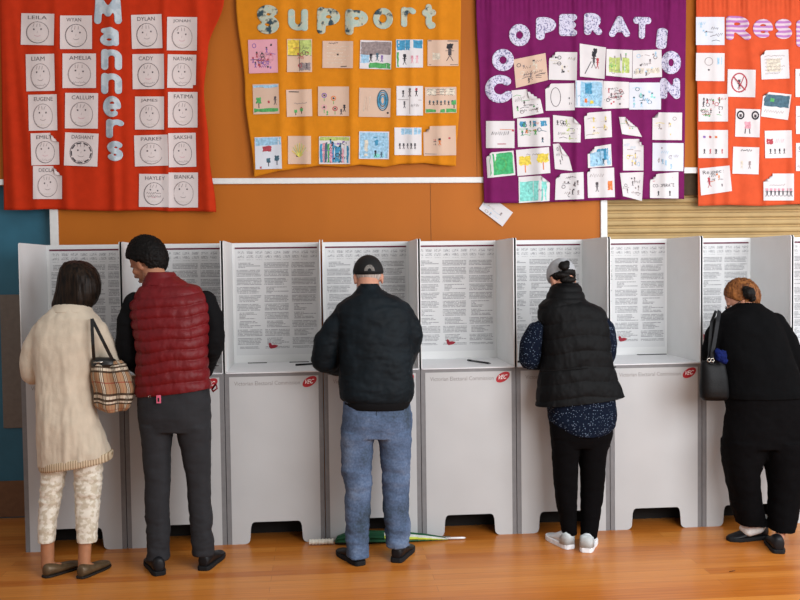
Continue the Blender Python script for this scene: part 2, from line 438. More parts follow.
# dark slots where the shelf meets the back, as the photograph shows them
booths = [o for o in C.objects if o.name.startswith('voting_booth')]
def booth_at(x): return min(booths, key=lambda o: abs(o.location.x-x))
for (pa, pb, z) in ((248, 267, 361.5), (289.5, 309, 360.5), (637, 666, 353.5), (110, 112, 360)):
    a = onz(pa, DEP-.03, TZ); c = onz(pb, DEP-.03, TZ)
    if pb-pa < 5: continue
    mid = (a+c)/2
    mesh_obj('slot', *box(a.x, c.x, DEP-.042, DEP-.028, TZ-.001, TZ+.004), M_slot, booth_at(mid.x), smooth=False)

# pens
M_pen = mat('black_pen_plastic', '#17171a', rough=.35)
M_tip = mat('steel_tip', '#8a8a8c', rough=.3, metal=.8)
def pen(pa, pb, ya, yb, label):
    a, b = onz(pa, ya, TZ), onz(pb, yb, TZ); a.z = b.z = TZ+.0065
    t = empty('pen', ((a+b)/2)-Vector((0, 0, .0065)), label, 'pen', 'pens on the booth shelves')
    dr = (b-a).normalized()
    mesh_obj('barrel', *tube([a, b-dr*.02], .0058, 10), M_pen, t)
    mesh_obj('tip', *tube([b-dr*.02, b-dr*.004, b], [.0056, .0025, .001], 10), M_tip, t)
    mesh_obj('cap', *tube([a-dr*.002, a+dr*.04], .0064, 10), M_pen, t)
pen(296, 320, .30, .36, 'black pen on the empty booth shelf beside the man in the navy jacket')
pen(468, 491, .36, .13, 'black pen lying slantwise on the middle empty booth shelf')
pen(205, 219, .33, .36, 'black pen on the shelf by the red-vested man, farther back of two')
pen(206, 216, .16, .22, 'black pen on the shelf by the red-vested man, nearer the front of two')
pen(515, 527, .20, .20, 'black pen poking past the speckled sleeve of the puffer-vest woman')

# ------------------------------------------------------------------ banners
def poly_x(pts, y):
    pts = sorted(pts, key=lambda p: p[1])
    if y <= pts[0][1]: return pts[0][0]
    for a, b in zip(pts, pts[1:]):
        if y <= b[1]:
            t = (y-a[1])/(b[1]-a[1]); t = t*t*(3-2*t) if len(pts) > 3 else t
            return a[0]+(b[0]-a[0])*t
    return pts[-1][0]
def poly_y(pts, x):
    for a, b in zip(pts, pts[1:]):
        if x <= b[0]: t = (x-a[0])/(b[0]-a[0]); return a[1]+(b[1]-a[1])*t
    return pts[-1][1]

class Banner:
    def __init__(s, name, label, m, left, right, bottom, top, seed, folds, amp=.012, gather=None, ridges=()):
        s.ridges = ridges
        s.L, s.Rr, s.B, s.T, s.seed, s.folds, s.amp = left, right, bottom, top, seed, folds, amp
        s.gather = gather
        nu, nv = 150, 90; V = []; Fc = []
        for j in range(nv+1):
            for i in range(nu+1):
                u, v = i/nu, j/nv
                yb = s.T + (s.edgeb(u)-s.T)*v; xl, xr = poly_x(left, yb), poly_x(right, yb); px = xl+(xr-xl)*u
                V.append(at(px, yb, s.Yw(px, yb)))
        for j in range(nv):
            for i in range(nu):
                a = j*(nu+1)+i; Fc.append((a, a+nu+1, a+nu+2, a+1))
        s.e = empty(name, at((left[0][0]+right[0][0])/2, poly_y(bottom, (bottom[0][0]+bottom[-1][0])/2), WY-.03), label, 'banner')
        s.cloth = mesh_obj('cloth', V, Fc, m, s.e)
        sd = s.cloth.modifiers.new('thickness', 'SOLIDIFY'); sd.thickness = .0015; sd.offset = 1
    def edgeb(s, u):
        x = s.B[0][0]+(s.B[-1][0]-s.B[0][0])*u; return poly_y(s.B, x)
    def Yw(s, px, py):
        w = 0
        for f, a, ph, sl in s.folds:
            w += a*math.sin((px+sl*(py-100))/f*2*PI+ph)
        for c, wd, am, sl in s.ridges:
            w -= 1.6*am*math.exp(-((px-c-sl*(py-100))/wd)**2)
        w += s.amp*.9*noise.noise(Vector((px*.035+s.seed, py*.007, s.seed)))
        v = min(1, max(0, (py-s.T)/200))
        y = WY-.042+w*(.45+.55*v)
        if s.gather and py < s.gather+12:
            y += .004*math.sin(px*1.3)*(1 if py < s.gather else .5)
        return min(y, WY-.008)
    def fn(s, lift=.004):
        return lambda px, py: at(px, py, s.Yw(px, py)-lift)

M_redb = mat('orange_red_cloth', '#b83012', rough=.8, var=.03, spec=.1, scale=20)
M_yelb = mat('golden_orange_cloth', '#c67a18', rough=.8, var=.03, spec=.1, scale=20)
M_purb = mat('purple_cloth', '#6b1450', rough=.75, var=.04, spec=.12, scale=20)
M_redb2 = mat('coral_orange_cloth', '#c54e2c', rough=.8, var=.03, spec=.1, scale=20)

B1 = Banner('hanging_banner', 'orange-red cloth banner of face drawings hung over the teal door', M_redb, [(0, -60), (0, 0), (2, 110), (4, 210)], [(230, -60), (224, 0), (208, 50), (204, 90), (209, 150), (216, 212)],
            [(4, 210), (30, 210), (45, 209), (110, 211), (150, 210), (170, 211.5), (190, 211), (216, 212)], -60, 1.3, [(58, .009, .4, .1), (27, .003, 2, -.05)], ridges=[(113, 5, .020, .02), (9, 6, .018, .05), (24, 5, .012, .12), (61, 5, .012, .06), (128, 7, .010, 0), (166, 3.5, .012, .02), (203, 6, .02, .06)])
B2 = Banner('hanging_banner', 'golden orange cloth banner with patterned letters and three rows of drawings', M_yelb, [(233, -60), (236, 0), (245, 90), (254, 177)], [(462, -60), (461, 0), (460, 90), (456, 166)],
            [(254, 177), (278, 171), (303, 168), (320, 165.5), (345, 167), (360, 164.5), (385, 167), (400, 164), (425, 163), (440, 165), (456, 166)], -60, 4.1, [(48, .004, 1.1, 0), (95, .004, .3, .05)], amp=.01, ridges=[(282, 6, .012, 0), (305, 5, .010, .03), (352, 5, .012, 0), (395, 6, .014, 0), (412, 4, .010, 0), (440, 5, .012, 0)])
B3 = Banner('hanging_banner', 'purple cloth banner with an arch of pale cut-out letters', M_purb, [(474, -60), (476, 0), (480, 100), (484, 204)], [(687, -60), (686, 0), (685, 100), (684, 199)],
            [(484, 203), (520, 203), (550, 202), (580, 201), (610, 200), (650, 199), (684, 199)], -60, 7.7, [(40, .005, .2, .03), (23, .002, 1.5, 0)], gather=8, ridges=[(492, 5, .014, 0), (536, 5, .012, .05), (577, 4, .016, 0), (606, 5, .012, 0), (622, 4, .010, 0), (645, 5, .012, 0), (668, 4, .014, -.03)])
B4 = Banner('hanging_banner', 'coral orange cloth banner beside the purple one, partly out of frame', M_redb2, [(695, -60), (696, 0), (697, 100), (698, 206)], [(900, -60), (900, 0), (900, 100), (900, 202)],
            [(698, 206), (730, 205), (760, 206), (800, 204), (900, 202)], -60, 11.2, [(60, .005, .9, .05), (27, .003, 0, 0)], gather=8, ridges=[(716, 4, .010, 0), (730, 5, .014, 0), (757, 5, .014, .1), (792, 5, .012, 0)])

def arcp(cx, cy, rx, ry, a0, a1, n=14): return [(cx+rx*math.cos(math.radians(a0+(a1-a0)*k/n)), cy+ry*math.sin(math.radians(a0+(a1-a0)*k/n))) for k in range(n+1)]
STK = {'C': [arcp(.55, .5, .38, .36, 45, 315)], 'O': [arcp(.5, .5, .32, .33, 0, 360)], 'P': [[(.25, .12), (.25, .86)], arcp(.38, .65, .34, .21, 90, -90), [(.25, .86), (.38, .86)], [(.25, .44), (.38, .44)]],
       'E': [[(.25, .14), (.25, .86)], [(.25, .86), (.8, .86)], [(.25, .5), (.74, .5)], [(.25, .14), (.8, .14)]], 'R': [[(.24, .12), (.24, .86)], arcp(.42, .66, .32, .2, 90, -90), [(.24, .86), (.42, .86)], [(.24, .46), (.42, .46)], [(.45, .46), (.8, .12)]],
       'A': [[(.16, .12), (.5, .86)], [(.5, .86), (.84, .12)], [(.3, .36), (.7, .36)]], 'T': [[(.14, .82), (.86, .82)], [(.5, .82), (.5, .14)]], 'I': [[(.5, .14), (.5, .86)]], 'N': [[(.2, .12), (.2, .86)], [(.2, .86), (.8, .12)], [(.8, .12), (.8, .86)]],
       'M': [[(.15, .14), (.2, .86)], [(.2, .86), (.5, .4)], [(.5, .4), (.8, .86)], [(.8, .86), (.85, .14)]], 'a': [arcp(.45, .34, .27, .2, 0, 360), [(.22, .8), (.5, .86), (.74, .7), (.76, .14)]], 'n': [[(.22, .14), (.22, .86)], arcp(.5, .58, .28, .26, 170, 0), [(.78, .58), (.78, .14)]],
       'e': [[(.16, .5), (.84, .5)], arcp(.5, .5, .36, .38, 0, 300)], 'r': [[(.28, .14), (.28, .86)], arcp(.58, .52, .3, .32, 170, 50)], 's': [arcp(.5, .68, .26, .17, 30, 270, 10), arcp(.5, .32, .26, .17, 90, -150, 10)], 'S': [arcp(.5, .68, .26, .18, 30, 270, 10), arcp(.5, .32, .28, .18, 90, -150, 10)],
       'u': [[(.22, .86), (.22, .45)], arcp(.48, .42, .26, .26, 180, 360), [(.76, .86), (.76, .14)]], 'p': [[(.24, .12), (.24, .88)], arcp(.5, .64, .27, .2, 0, 360)], 'o': [arcp(.5, .5, .3, .32, 0, 360)], 't': [[(.45, .88), (.45, .25), (.58, .14), (.74, .16)], [(.18, .66), (.78, .66)]], 'c': [arcp(.55, .5, .34, .34, 45, 315)]}
_lm = {}
def bubble(ch, asp, r):
    # a soft cut-out letter: flattened round strokes fused into one outline, kept in a box of width asp and height 1
    k = (ch, round(asp, 1), r)
    if k in _lm: return _lm[k]
    parts = []
    for st in STK[ch]: parts += limb([(Vector((x*asp, 0, y)), r) for x, y in st], 12)
    dummy = bpy.data.objects.new('t', None); C.objects.link(dummy)
    o = union('t', parts, M_white, dummy, voxel=.035, smooth=2); V = [v.co.copy() for v in o.data.vertices]; Fc = [tuple(q.vertices) for q in o.data.polygons]
    me = o.data; bpy.data.objects.remove(o); bpy.data.objects.remove(dummy); bpy.data.meshes.remove(me)
    x0, x1 = min(v.x for v in V), max(v.x for v in V); z0, z1 = min(v.z for v in V), max(v.z for v in V)
    _lm[k] = ([((v.x-x0)/(x1-x0), (v.z-z0)/(z1-z0), v.y/r) for v in V], Fc); return _lm[k]
# cut-out letters sewn on the banners (children of their banner)
def letter(bn, ch, x0, x1, y0, y1, m, off=.035, rot=0):
    f = bn.fn(.006); cx, cy = (x0+x1)/2, (y0+y1)/2; ca, sa = math.cos(rot), math.sin(rot)
    def fn(u, v):
        dx, dy = x0+u*(x1-x0)-cx, y1-v*(y1-y0)-cy
        return f(cx+dx*ca-dy*sa, cy+dx*sa+dy*ca)
    P_, Fc = bubble(ch, (x1-x0)/(y1-y0), off)
    o = mesh_obj('letter', [Vector(fn(u, v))+Vector((0, .003*max(-1, min(1, dd*1.4)), 0)) for u, v, dd in P_], Fc, m, bn.e)
    return o
M_let1 = blotch_mat('pale_blue_grey_card', '#a3b1ba', '#b9c3c9', scale=18)
M_let2 = blotch_mat('white_teal_spotted_card', '#1f3a44', '#b4b29c', '#9fb0a4', scale=22, thr=.44)
M_let3 = blotch_mat('pale_lilac_doodled_card', '#6d6a8c', '#c4c0d2', scale=95, thr=.46)
M_let4 = stripe_mat('pink_striped_card', '#c9b3bd', '#a86aa6')
for ch, b in zip('Manners', [(94, 122, -4, 24), (100, 119, 27, 46), (101, 122, 49, 70), (101, 122, 73, 94), (103, 121, 96, 117), (106, 124, 119, 138), (107, 123, 141, 161)]):
    letter(B1, ch, *b, M_let1, {'M': .13, 'e': .135, 's': .13, 'a': .14}.get(ch, .15))
for ch, b in zip('Support', [(257, 279, 5, 34), (288, 308, 9, 31), (317, 340, 7, 34), (345, 368, 9, 35), (373, 393, 8, 29), (401, 416, 7, 27), (422, 436, 4, 29)]):
    letter(B2, ch, *b, M_let2, .135)
for ch, b, r in zip('COOPERATION', [(485, 512, 75, 103), (492, 514, 49, 71), (509, 530, 24, 46), (536, 556, 17, 40), (559, 577, 14, 36), (584, 602, 13, 35), (609, 630, 16, 37), (633, 651, 17, 39), (656.5, 667, 28, 49), (661, 681, 51, 74), (660, 680, 78, 99)],
                    [-.1, -.3, -.1, 0, 0, 0, 0, .03, .1, 0, 0]):
    letter(B3, ch, *b, M_let3, .16, r)
for ch, b in zip('Respect', [(726, 751, 16, 40), (753, 773, 19, 38), (775, 792, 19, 39), (796, 816, 20, 47), (819, 837, 19, 38), (840, 857, 19, 38), (860, 872, 14, 38)]):
    letter(B4, ch, *b, M_let4, .14)

# ------------------------------------------------------------------ children's drawings
def paper_mat(name, c): return mat(name, c, rough=.75, var=.015, scale=12, spec=.15)
PAPER = {'w': paper_mat('white_paper', '#cfcaca'), 'c': paper_mat('cream_paper', '#c9ac98'), 'p': paper_mat('pinkish_paper', '#d3c6c3'), 'k': paper_mat('pink_tinted_paper', '#d49aa6'), 'b': paper_mat('bluish_white_paper', '#cbcdd4')}
INK = {}
def ink(c):
    if c not in INK: INK[c] = mat('crayon_'+{'#4a4448': 'grey', '#2b2a30': 'black', '#a4404a': 'red', '#4f9a58': 'green', '#3f86a8': 'blue', '#d0b848': 'yellow', '#cf7440': 'orange', '#7a5a9a': 'violet', '#7cc5bb': 'aqua',
                                  '#93b8cf': 'pale_blue', '#8a7d7c': 'faint_grey', '#c98f9a': 'pink', '#a9b76a': 'olive', '#3fa065': 'bright_green', '#44606e': 'slate', '#c9bfae': 'beige'}.get(c, 'mixed'), c, rough=.8, var=.15, scale=60)
    return INK[c]
GR, BK, RD, GN, BL, YE, OR, VI, AQ, PB, FG, PK, OL, BG, SL, BE = '#4a4448', '#2b2a30', '#a4404a', '#4f9a58', '#3f86a8', '#d0b848', '#cf7440', '#7a5a9a', '#7cc5bb', '#93b8cf', '#8a7d7c', '#c98f9a', '#a9b76a', '#3fa065', '#44606e', '#c9bfae'

class Sheet:
    def __init__(s, bn, q, paper, label, group, curl=None, seed=0, name='childs_drawing'):
        """q: four corners (top-left, top-right, bottom-right, bottom-left) as read on the banner; curl: folded corner"""
        s.bn, s.q = bn, q; s.V, s.F, s.mi, s.mats = [], [], [], [PAPER[paper]]
        s.seed = seed; s.curl = curl
        n = 10; idx = {}
        for j in range(n+1):
            for i in range(n+1): s.V.append(s.P(i/n, j/n, 0))
        for j in range(n):
            for i in range(n):
                a = j*(n+1)+i; s.F.append((a, a+1, a+n+2, a+n+1)); s.mi.append(0)
        s.label, s.group, s.name = label, group, name
    def P(s, u, v, lift):
        (ax, ay), (bx, by), (cx, cy), (dx, dy) = s.q
        w = Vector((s.q[0][0]*.1, s.q[0][1]*.1, s.seed))
        base = .004+.0025*(1+noise.noise(w+Vector((u*1.4, v*1.4, 0)))) + .006*max(0, abs(v-.5)-.3)*2
        ex = 0; du = dv = 0
        if s.curl:
            cu, cv, sz = s.curl
            d = (abs(u-cu)+abs(v-cv))
            if d < sz:
                f = (sz-d)                       # fold the corner back over the sheet
                du = (1 if cu < .5 else -1)*f*.93; dv = (1 if cv < .5 else -1)*f*.93
                ex = .003+.012*math.sin(min(1, f/sz)*PI)
        u2, v2 = u+du, v+dv
        x = (ax*(1-u2)+bx*u2)*(1-v2)+(dx*(1-u2)+cx*u2)*v2; y = (ay*(1-u2)+by*u2)*(1-v2)+(dy*(1-u2)+cy*u2)*v2
        Y = (s.bn.Yw(x, y) if s.bn else WY-.004)
        return at(x, y, Y-base-ex-lift)
    def m(s, c):
        k = ink(c)
        if k not in s.mats: s.mats.append(k)
        return s.mats.index(k)
    def line(s, pts, c, w=.03, lift=.0007):
        k = s.m(c); n0 = len(s.V)
        for i, (u, v) in enumerate(pts):
            a = pts[max(0, i-1)]; b = pts[min(len(pts)-1, i+1)]; dx, dy = b[0]-a[0], b[1]-a[1]; L = math.hypot(dx, dy) or 1
            nx, ny = -dy/L*w/2, dx/L*w/2
            s.V.append(s.P(u+nx, v+ny, lift)); s.V.append(s.P(u-nx, v-ny, lift))
        for i in range(len(pts)-1):
            a = n0+2*i; s.F.append((a, a+1, a+3, a+2)); s.mi.append(k)
    def patch(s, u0, u1, v0, v1, c, lift=.0004, wob=.02, rnd=None):
        k = s.m(c); n = 6; n0 = len(s.V); r = rnd or random
        for j in range(n+1):
            for i in range(n+1):
                e = wob if (i in (0, n) or j in (0, n)) else 0
                s.V.append(s.P(min(.985, max(.015, u0+(u1-u0)*i/n+r.uniform(-e, e))), min(.985, max(.015, v0+(v1-v0)*j/n+r.uniform(-e, e))), lift))
        for j in range(n):
            for i in range(n): a = n0+j*(n+1)+i; s.F.append((a, a+1, a+n+2, a+n+1)); s.mi.append(k)
    def circle(s, u, v, ru, rv, c, w=.025, a0=0, a1=2*PI):
        s.line([(u+ru*math.cos(a0+(a1-a0)*k/20), v+rv*math.sin(a0+(a1-a0)*k/20)) for k in range(21)], c, w)
    def dot(s, u, v, r, c): s.patch(u-r, u+r, v-r, v+r, c, .0008, r*.2)
    def text(s, word, u0, u1, v0, v1, c):
        Pg, Fg, _ = glyphs(word, .0); k = s.m(c); n0 = len(s.V)
        for x, y in Pg: s.V.append(s.P(u0+x*(u1-u0), v1-y*(v1-v0), .0008))
        for f in Fg: s.F.append(tuple(i+n0 for i in f)); s.mi.append(k)
    def person(s, u, v, h, c, c2=None):
        s.dot(u, v-h*.8, h*.14, c2 or c); s.line([(u, v-h*.68), (u, v-h*.3)], c, h*.16); s.line([(u-h*.2, v-h*.55), (u+h*.2, v-h*.55)], c, .02)
        s.line([(u, v-h*.3), (u-h*.15, v)], c, .022); s.line([(u, v-h*.3), (u+h*.15, v)], c, .022)
    def tree(s, u, v, h, c): s.line([(u, v), (u, v-h*.6)], OR if c == YE else BK, .03); s.dot(u, v-h*.75, h*.28, c)
    def scrib(s, u0, u1, v0, v1, c, n=5, w=.02, rnd=random):
        p = []
        for k in range(n*2): p.append((u0+(u1-u0)*(k/(n*2-1)), (v0 if k % 2 else v1)+rnd.uniform(-.02, .02)))
        s.line(p, c, w)
    def build(s):
        e = [v for v in s.V]
        c = sum(e, Vector())/len(e)
        o = mesh_obj(s.name, [v-c for v in e], s.F, s.mats, None, mi=s.mi); o.location = c
        tag(o, s.label, 'drawing', s.group); return o

def R4(x0, x1, y0, y1, r=0):
    cx, cy = (x0+x1)/2, (y0+y1)/2; c, s_ = math.cos(r), math.sin(r)
    return [(cx+(x-cx)*c-(y-cy)*s_, cy+(x-cx)*s_+(y-cy)*c) for x, y in ((x0, y0), (x1, y0), (x1, y1), (x0, y1))]
ORD = ['topmost', 'second from the top', 'third from the top', 'fourth down', 'lowest']
# red banner: faces in circles, a first name over each
COLS = ['column by the teal door', 'column before the upright letters', 'column after the upright letters', 'column by the golden banner']
faces = [
 [('LEILA', 21, 54, 13.5, 45, .02), ('LIAM', 26, 54.5, 54, 91, -.02), ('EUGENE', 28.5, 57, 94.5, 130.5, -.02), ('EMILY', 31, 59, 133, 165, -.03), ('DECLAN', 33, 62, 166, 199, .0)],
 [('WYAN', 60, 92, 15.5, 49, .0), ('AMELIA', 62.5, 96, 53.5, 88, .0), ('CALLUM', 65, 98, 93, 128.5, .01), ('DASHANT', 64.5, 98, 133, 166, .04)],
 [('DYLAN', 131.5, 162, 14.5, 48.5, -.03), ('CADY', 132.5, 164, 54, 89, -.01), ('JAMES', 135, 164, 96.5, 129.5, 0), ('PARKER', 134.5, 168, 135, 166, -.03), ('HAYLEY', 139, 169, 174, 207, .01)],
 [('JONAH', 167, 197, 17, 50.5, .01), ('NATHAN', 167.5, 196, 54.5, 88, .02), ('FATIMA', 168, 197.5, 92, 127.5, 0), ('SAKSHI', 168.5, 196, 133, 167, -.02), ('BIANKA', 168.5, 198, 172.5, 207.5, .0)]]
rr = random.Random(3)
for ci, col in enumerate(faces):
    for ri, (nm, x0, x1, y0, y1, r) in enumerate(col):
        pos = ORD[ri] if ri < len(col)-1 else 'lowest'
        s = Sheet(B1, R4(x0, x1, y0, y1, r), 'p', 'face drawing on red banner, %s in the %s' % (pos, COLS[ci]), 'face drawings on the red banner', seed=ri+ci*7,
                  curl=(1, 0, .28) if nm in ('EMILY', 'DECLAN') else ((1, 1, .1) if nm == 'NATHAN' else None), name='face_drawing')
        s.text(nm, .2, .2+min(.66, .115*len(nm)), .07, .18, GR)
        dark = GR if nm in ('LEILA', 'EMILY', 'DASHANT', 'CADY', 'DYLAN', 'SAKSHI', 'WYAN', 'HAYLEY') else FG
        s.circle(.5, .6, .34, .34, dark, .016); s.circle(.51, .595, .33, .335, FG, .012)
        ex = rr.uniform(.1, .14)
        for sx in (-1, 1): s.dot(.5+sx*ex, .5+rr.uniform(-.03, .03), .022, GR)
        s.circle(.5, .66, .10, .06, FG if (ri+ci) % 3 else '#c98f9a', .013, .4, PI-.4); s.line([(.5, .56), (.49, .62)], FG, .01); s.scrib(.3, .7, .82, .86, FG if ri % 2 else '#c9bfae', 7, .01, rr)
        for k in range(3): s.line([(.38+.1*k+rr.uniform(-.02, .02), .32), (.36+.1*k+rr.uniform(-.03, .03), .42)], FG, .015)
        if nm == 'DASHANT':
            for k in range(9): s.line([(.5+.3*math.cos(a), .6+.3*math.sin(a)) for a in (k*.7, k*.7+.5)], GR, .04)
        if nm == 'HAYLEY': s.scrib(.25, .75, .56, .6, FG, 8); s.scrib(.27, .73, .66, .7, FG, 8)
        s.build()

# other drawings: (banner, quad, paper, drawing routine, label, curl)
def generic(s, seed, cols, n=9):
    r = random.Random(seed)
    for _ in range(int(n*1.9)):
        u, v = r.uniform(.14, .82), r.uniform(.16, .86); k = r.choice('pslcd'); c = r.choice(cols)
        if k == 'p': s.person(u, v+.08, .19, c, r.choice(cols))
        elif k == 's': s.scrib(max(.05, u-.12), min(.95, u+.12), v-.04, v+.04, c, 4, .02, r)
        elif k == 'l': s.line([(max(.05, u-.15), v), (u, v-.02+r.uniform(-.03, .03)), (min(.95, u+.15), v)], c, .018)
        elif k == 'c': s.circle(u, v, .06, .06, c, .02)
        else: s.dot(u, v, .03, c)
def lines(s, c=FG, v0=.2, v1=.8, n=6):
    for k in range(n):
        v = v0+(v1-v0)*k/(n-1); s.scrib(.14, .86-.1*((k*7) % 3), v-.015, v+.015, c, 12, .014)

def d_pink(s): s.patch(.3, .85, .35, .7, PK); generic(s, 1, [GR, VI, RD], 13)
def d_quad(s):
    s.patch(.03, .5, .03, .5, YE); s.patch(.5, .97, .03, .5, OL); s.patch(.52, .95, .72, .95, FG); s.line([(.5, .02), (.5, .98)], GR, .015); s.line([(.02, .5), (.98, .5)], GR, .015); generic(s, 2, [GR, RD], 6)
def d_pale(s): lines(s, BE); s.dot(.5, .5, .03, BK); s.scrib(.2, .5, .07, .1, GR, 6); s.line([(.6, .95), (.8, .93)], GR, .03)
def d_storm(s): s.patch(.03, .97, .05, .5, FG); s.patch(.3, .97, .78, .97, GN); s.patch(.03, .3, .4, .8, PB); s.person(.35, .75, .3, BK); s.person(.55, .72, .3, SL); s.person(.7, .75, .25, VI)
def d_bluesky(s): s.patch(.02, .98, .02, .3, BL); s.patch(.05, .5, .25, .38, BL); s.person(.32, .9, .4, BK, BK); s.person(.6, .85, .3, PK); s.person(.78, .85, .3, PK); s.patch(.03, .1, .45, .97, GN)
def d_tall(s): s.person(.72, .8, .7, GR, BK); s.patch(.15, .4, .5, .75, BE); s.line([(.02, .03), (.98, .04)], GR, .03); s.line([(.05, .95), (.98, .95)], GR, .02)
def d_tree(s): s.patch(.02, .98, .03, .12, PB); s.tree(.22, .8, .35, GN); s.patch(.03, .95, .82, .93, GN); s.person(.85, .7, .3, GR); s.dot(.6, .6, .04, RD)
def d_smalltree(s): s.line([(.1, .07), (.5, .09)], BK, .03); s.tree(.35, .95, .2, GN); s.tree(.58, .9, .2, GN); s.dot(.58, .68, .03, RD); s.scrib(.3, .8, .5, .52, FG, 5)
def d_flowers(s):
    for u, v, c in ((.2, .3, VI), (.5, .4, OR), (.2, .7, PK), (.55, .75, RD)): s.circle(u, v, .07, .07, c, .03); s.dot(u, v, .03, BK); s.line([(u, v+.08), (u, v+.2)], GN, .02)
    s.person(.85, .85, .25, BK); s.person(.3, .97, .15, GN); s.person(.75, .95, .2, GR)
def d_blob(s):
    for k in range(4): s.circle(.75, .42, .17-.035*k, .35-.07*k, BL if k % 2 else SL, .04)
    s.scrib(.15, .35, .3, .8, BE, 4); s.dot(.92, .85, .03, BK)
def d_four(s): s.line([(.5, .05), (.5, .95)], FG, .015); s.line([(.05, .45), (.95, .48)], FG, .015); s.person(.25, .38, .25, BK); s.person(.5, .36, .3, GR); s.person(.75, .35, .3, BK, RD); s.person(.3, .75, .25, GR); s.scrib(.55, .85, .62, .7, GR, 6)
def d_crowd(s):
    s.patch(.02, .98, .85, .98, GN); s.patch(.05, .95, .05, .3, BE)
    for k in range(7): s.person(.15+.12*k, .68+.02*(k % 2), .18, BK, SL)
    for k in range(3): s.scrib(.08, .9, .08+.1*k, .11+.1*k, GR, 14, .018)
    s.tree(.92, .82, .3, GN)
def d_house(s): s.patch(.02, .98, .02, .26, PB); s.patch(.3, .62, .28, .45, RD); s.tree(.5, .92, .25, SL); s.tree(.82, .88, .28, SL); s.dot(.2, .95, .03, RD)
def d_leaves(s):
    for k in range(9): a = PI*(.15+.7*k/8); s.line([(.5, .75), (.5-.38*math.cos(a), .75-.5*math.sin(a))], OL if k % 2 else YE, .03)
    s.dot(.55, .62, .04, OR); s.dot(.4, .7, .04, BK)
def d_town(s):
    s.patch(.02, .98, .02, .14, OL); r = random.Random(8)
    for k in range(12): u = .04+.077*k; s.patch(u, u+.07, r.uniform(.2, .5), .95, r.choice([VI, SL, PB, BL, GN, PK]))
    generic(s, 9, [BK, BL, VI], 8)
def d_sea(s):
    s.patch(.02, .98, .04, .97, PB); s.patch(.4, .9, .2, .5, BL); s.patch(.1, .3, .3, .9, BE); s.patch(.5, .95, .75, .95, AQ); s.person(.55, .92, .25, BK); s.person(.75, .95, .22, SL)
def d_figs(s): s.patch(.25, .97, .03, .25, PB); [s.person(.2+.14*k, .78, .22, GR, BK) for k in range(5)]
def d_two(s): s.person(.35, .65, .22, BK, RD); s.person(.5, .65, .25, OR, BK); s.line([(.48, .68), (.66, .68)], GR, .02); s.dot(.8, .42, .03, RD); s.line([(.03, .93), (.4, .95)], FG, .02)
Y = 'drawings on the golden orange banner'
yel = [
 (R4(248.5, 277.5, 39.5, 73, -.03), 'k', d_pink, 'pink-tinted drawing with small figures round its edge, upper row of the golden banner, first one', None),
 (R4(287, 312, 39, 72), 'c', d_quad, 'drawing split in yellow, green and pink quarters, upper row of the golden banner', None),
 (R4(322.5, 353, 41, 68, .01), 'c', d_pale, 'faint pale pencil drawing, upper row of the golden banner, beside the quartered sheet', None),
 (R4(360, 391.5, 40.5, 69, .03), 'w', d_storm, 'drawing of small figures under grey cloud with green ground, upper row of golden banner', None),
 (R4(396, 423, 39.5, 67.5), 'w', d_bluesky, 'drawing with a broad strong blue sky band across its top', None),
 (R4(427.5, 458.5, 40, 66), 'c', d_tall, 'drawing of a single tall thin grey figure, upper row end beside the purple banner', None),
 (R4(253, 279, 84, 114, -.03), 'c', d_tree, 'drawing of a small green tree on a green strip, middle row of golden banner', None),
 (R4(286.5, 312, 89.5, 116.5, -.03), 'c', d_smalltree, 'mostly blank drawing with two tiny trees at its foot, middle row of the golden banner', None),
 (R4(318, 349, 86.5, 116), 'c', d_flowers, 'drawing of scattered flowers, middle row of the golden banner', None),
 (R4(359, 390.5, 88, 117, .02), 'c', d_blob, 'drawing with a dark blue oval scribble at one side, middle row of golden banner', None),
 (R4(396.5, 423, 86, 115.5), 'w', d_four, 'drawing in four panels of little figures, middle row of the golden banner', None),
 (R4(425, 456.5, 87, 113, -.01), 'c', d_crowd, 'drawing of a dark row of figures over a green ground strip, middle row end', None),
 (R4(255, 281.5, 137, 169, -.03), 'b', d_house, 'drawing with a pale blue sky and a red patch under it, bottom row start', None),
 (R4(288, 311, 136, 164), 'c', d_leaves, 'drawing of a yellow-green leafy tuft, bottom row of the golden banner', None),
 (R4(319, 350, 136.5, 164), 'w', d_town, 'drawing densely filled with violet, blue and green blocks, bottom row of golden banner', None),
 (R4(359, 389, 131.5, 159, .01), 'b', d_sea, 'drawing washed all over in blue, bottom row of the golden banner', None),
 (R4(394.5, 421.5, 127.5, 155), 'w', d_figs, 'white drawing with five small standing figures, bottom row of the golden banner', None),
 (R4(423.5, 456, 126, 155.5, -.02), 'c', d_two, 'cream drawing with two tiny orange and black figures, bottom row end', (0, 0, .2))]
for q, p, f, lab, cu in yel:
    s = Sheet(B2, q, p, lab, Y, curl=cu, seed=len(lab)); f(s); s.build()

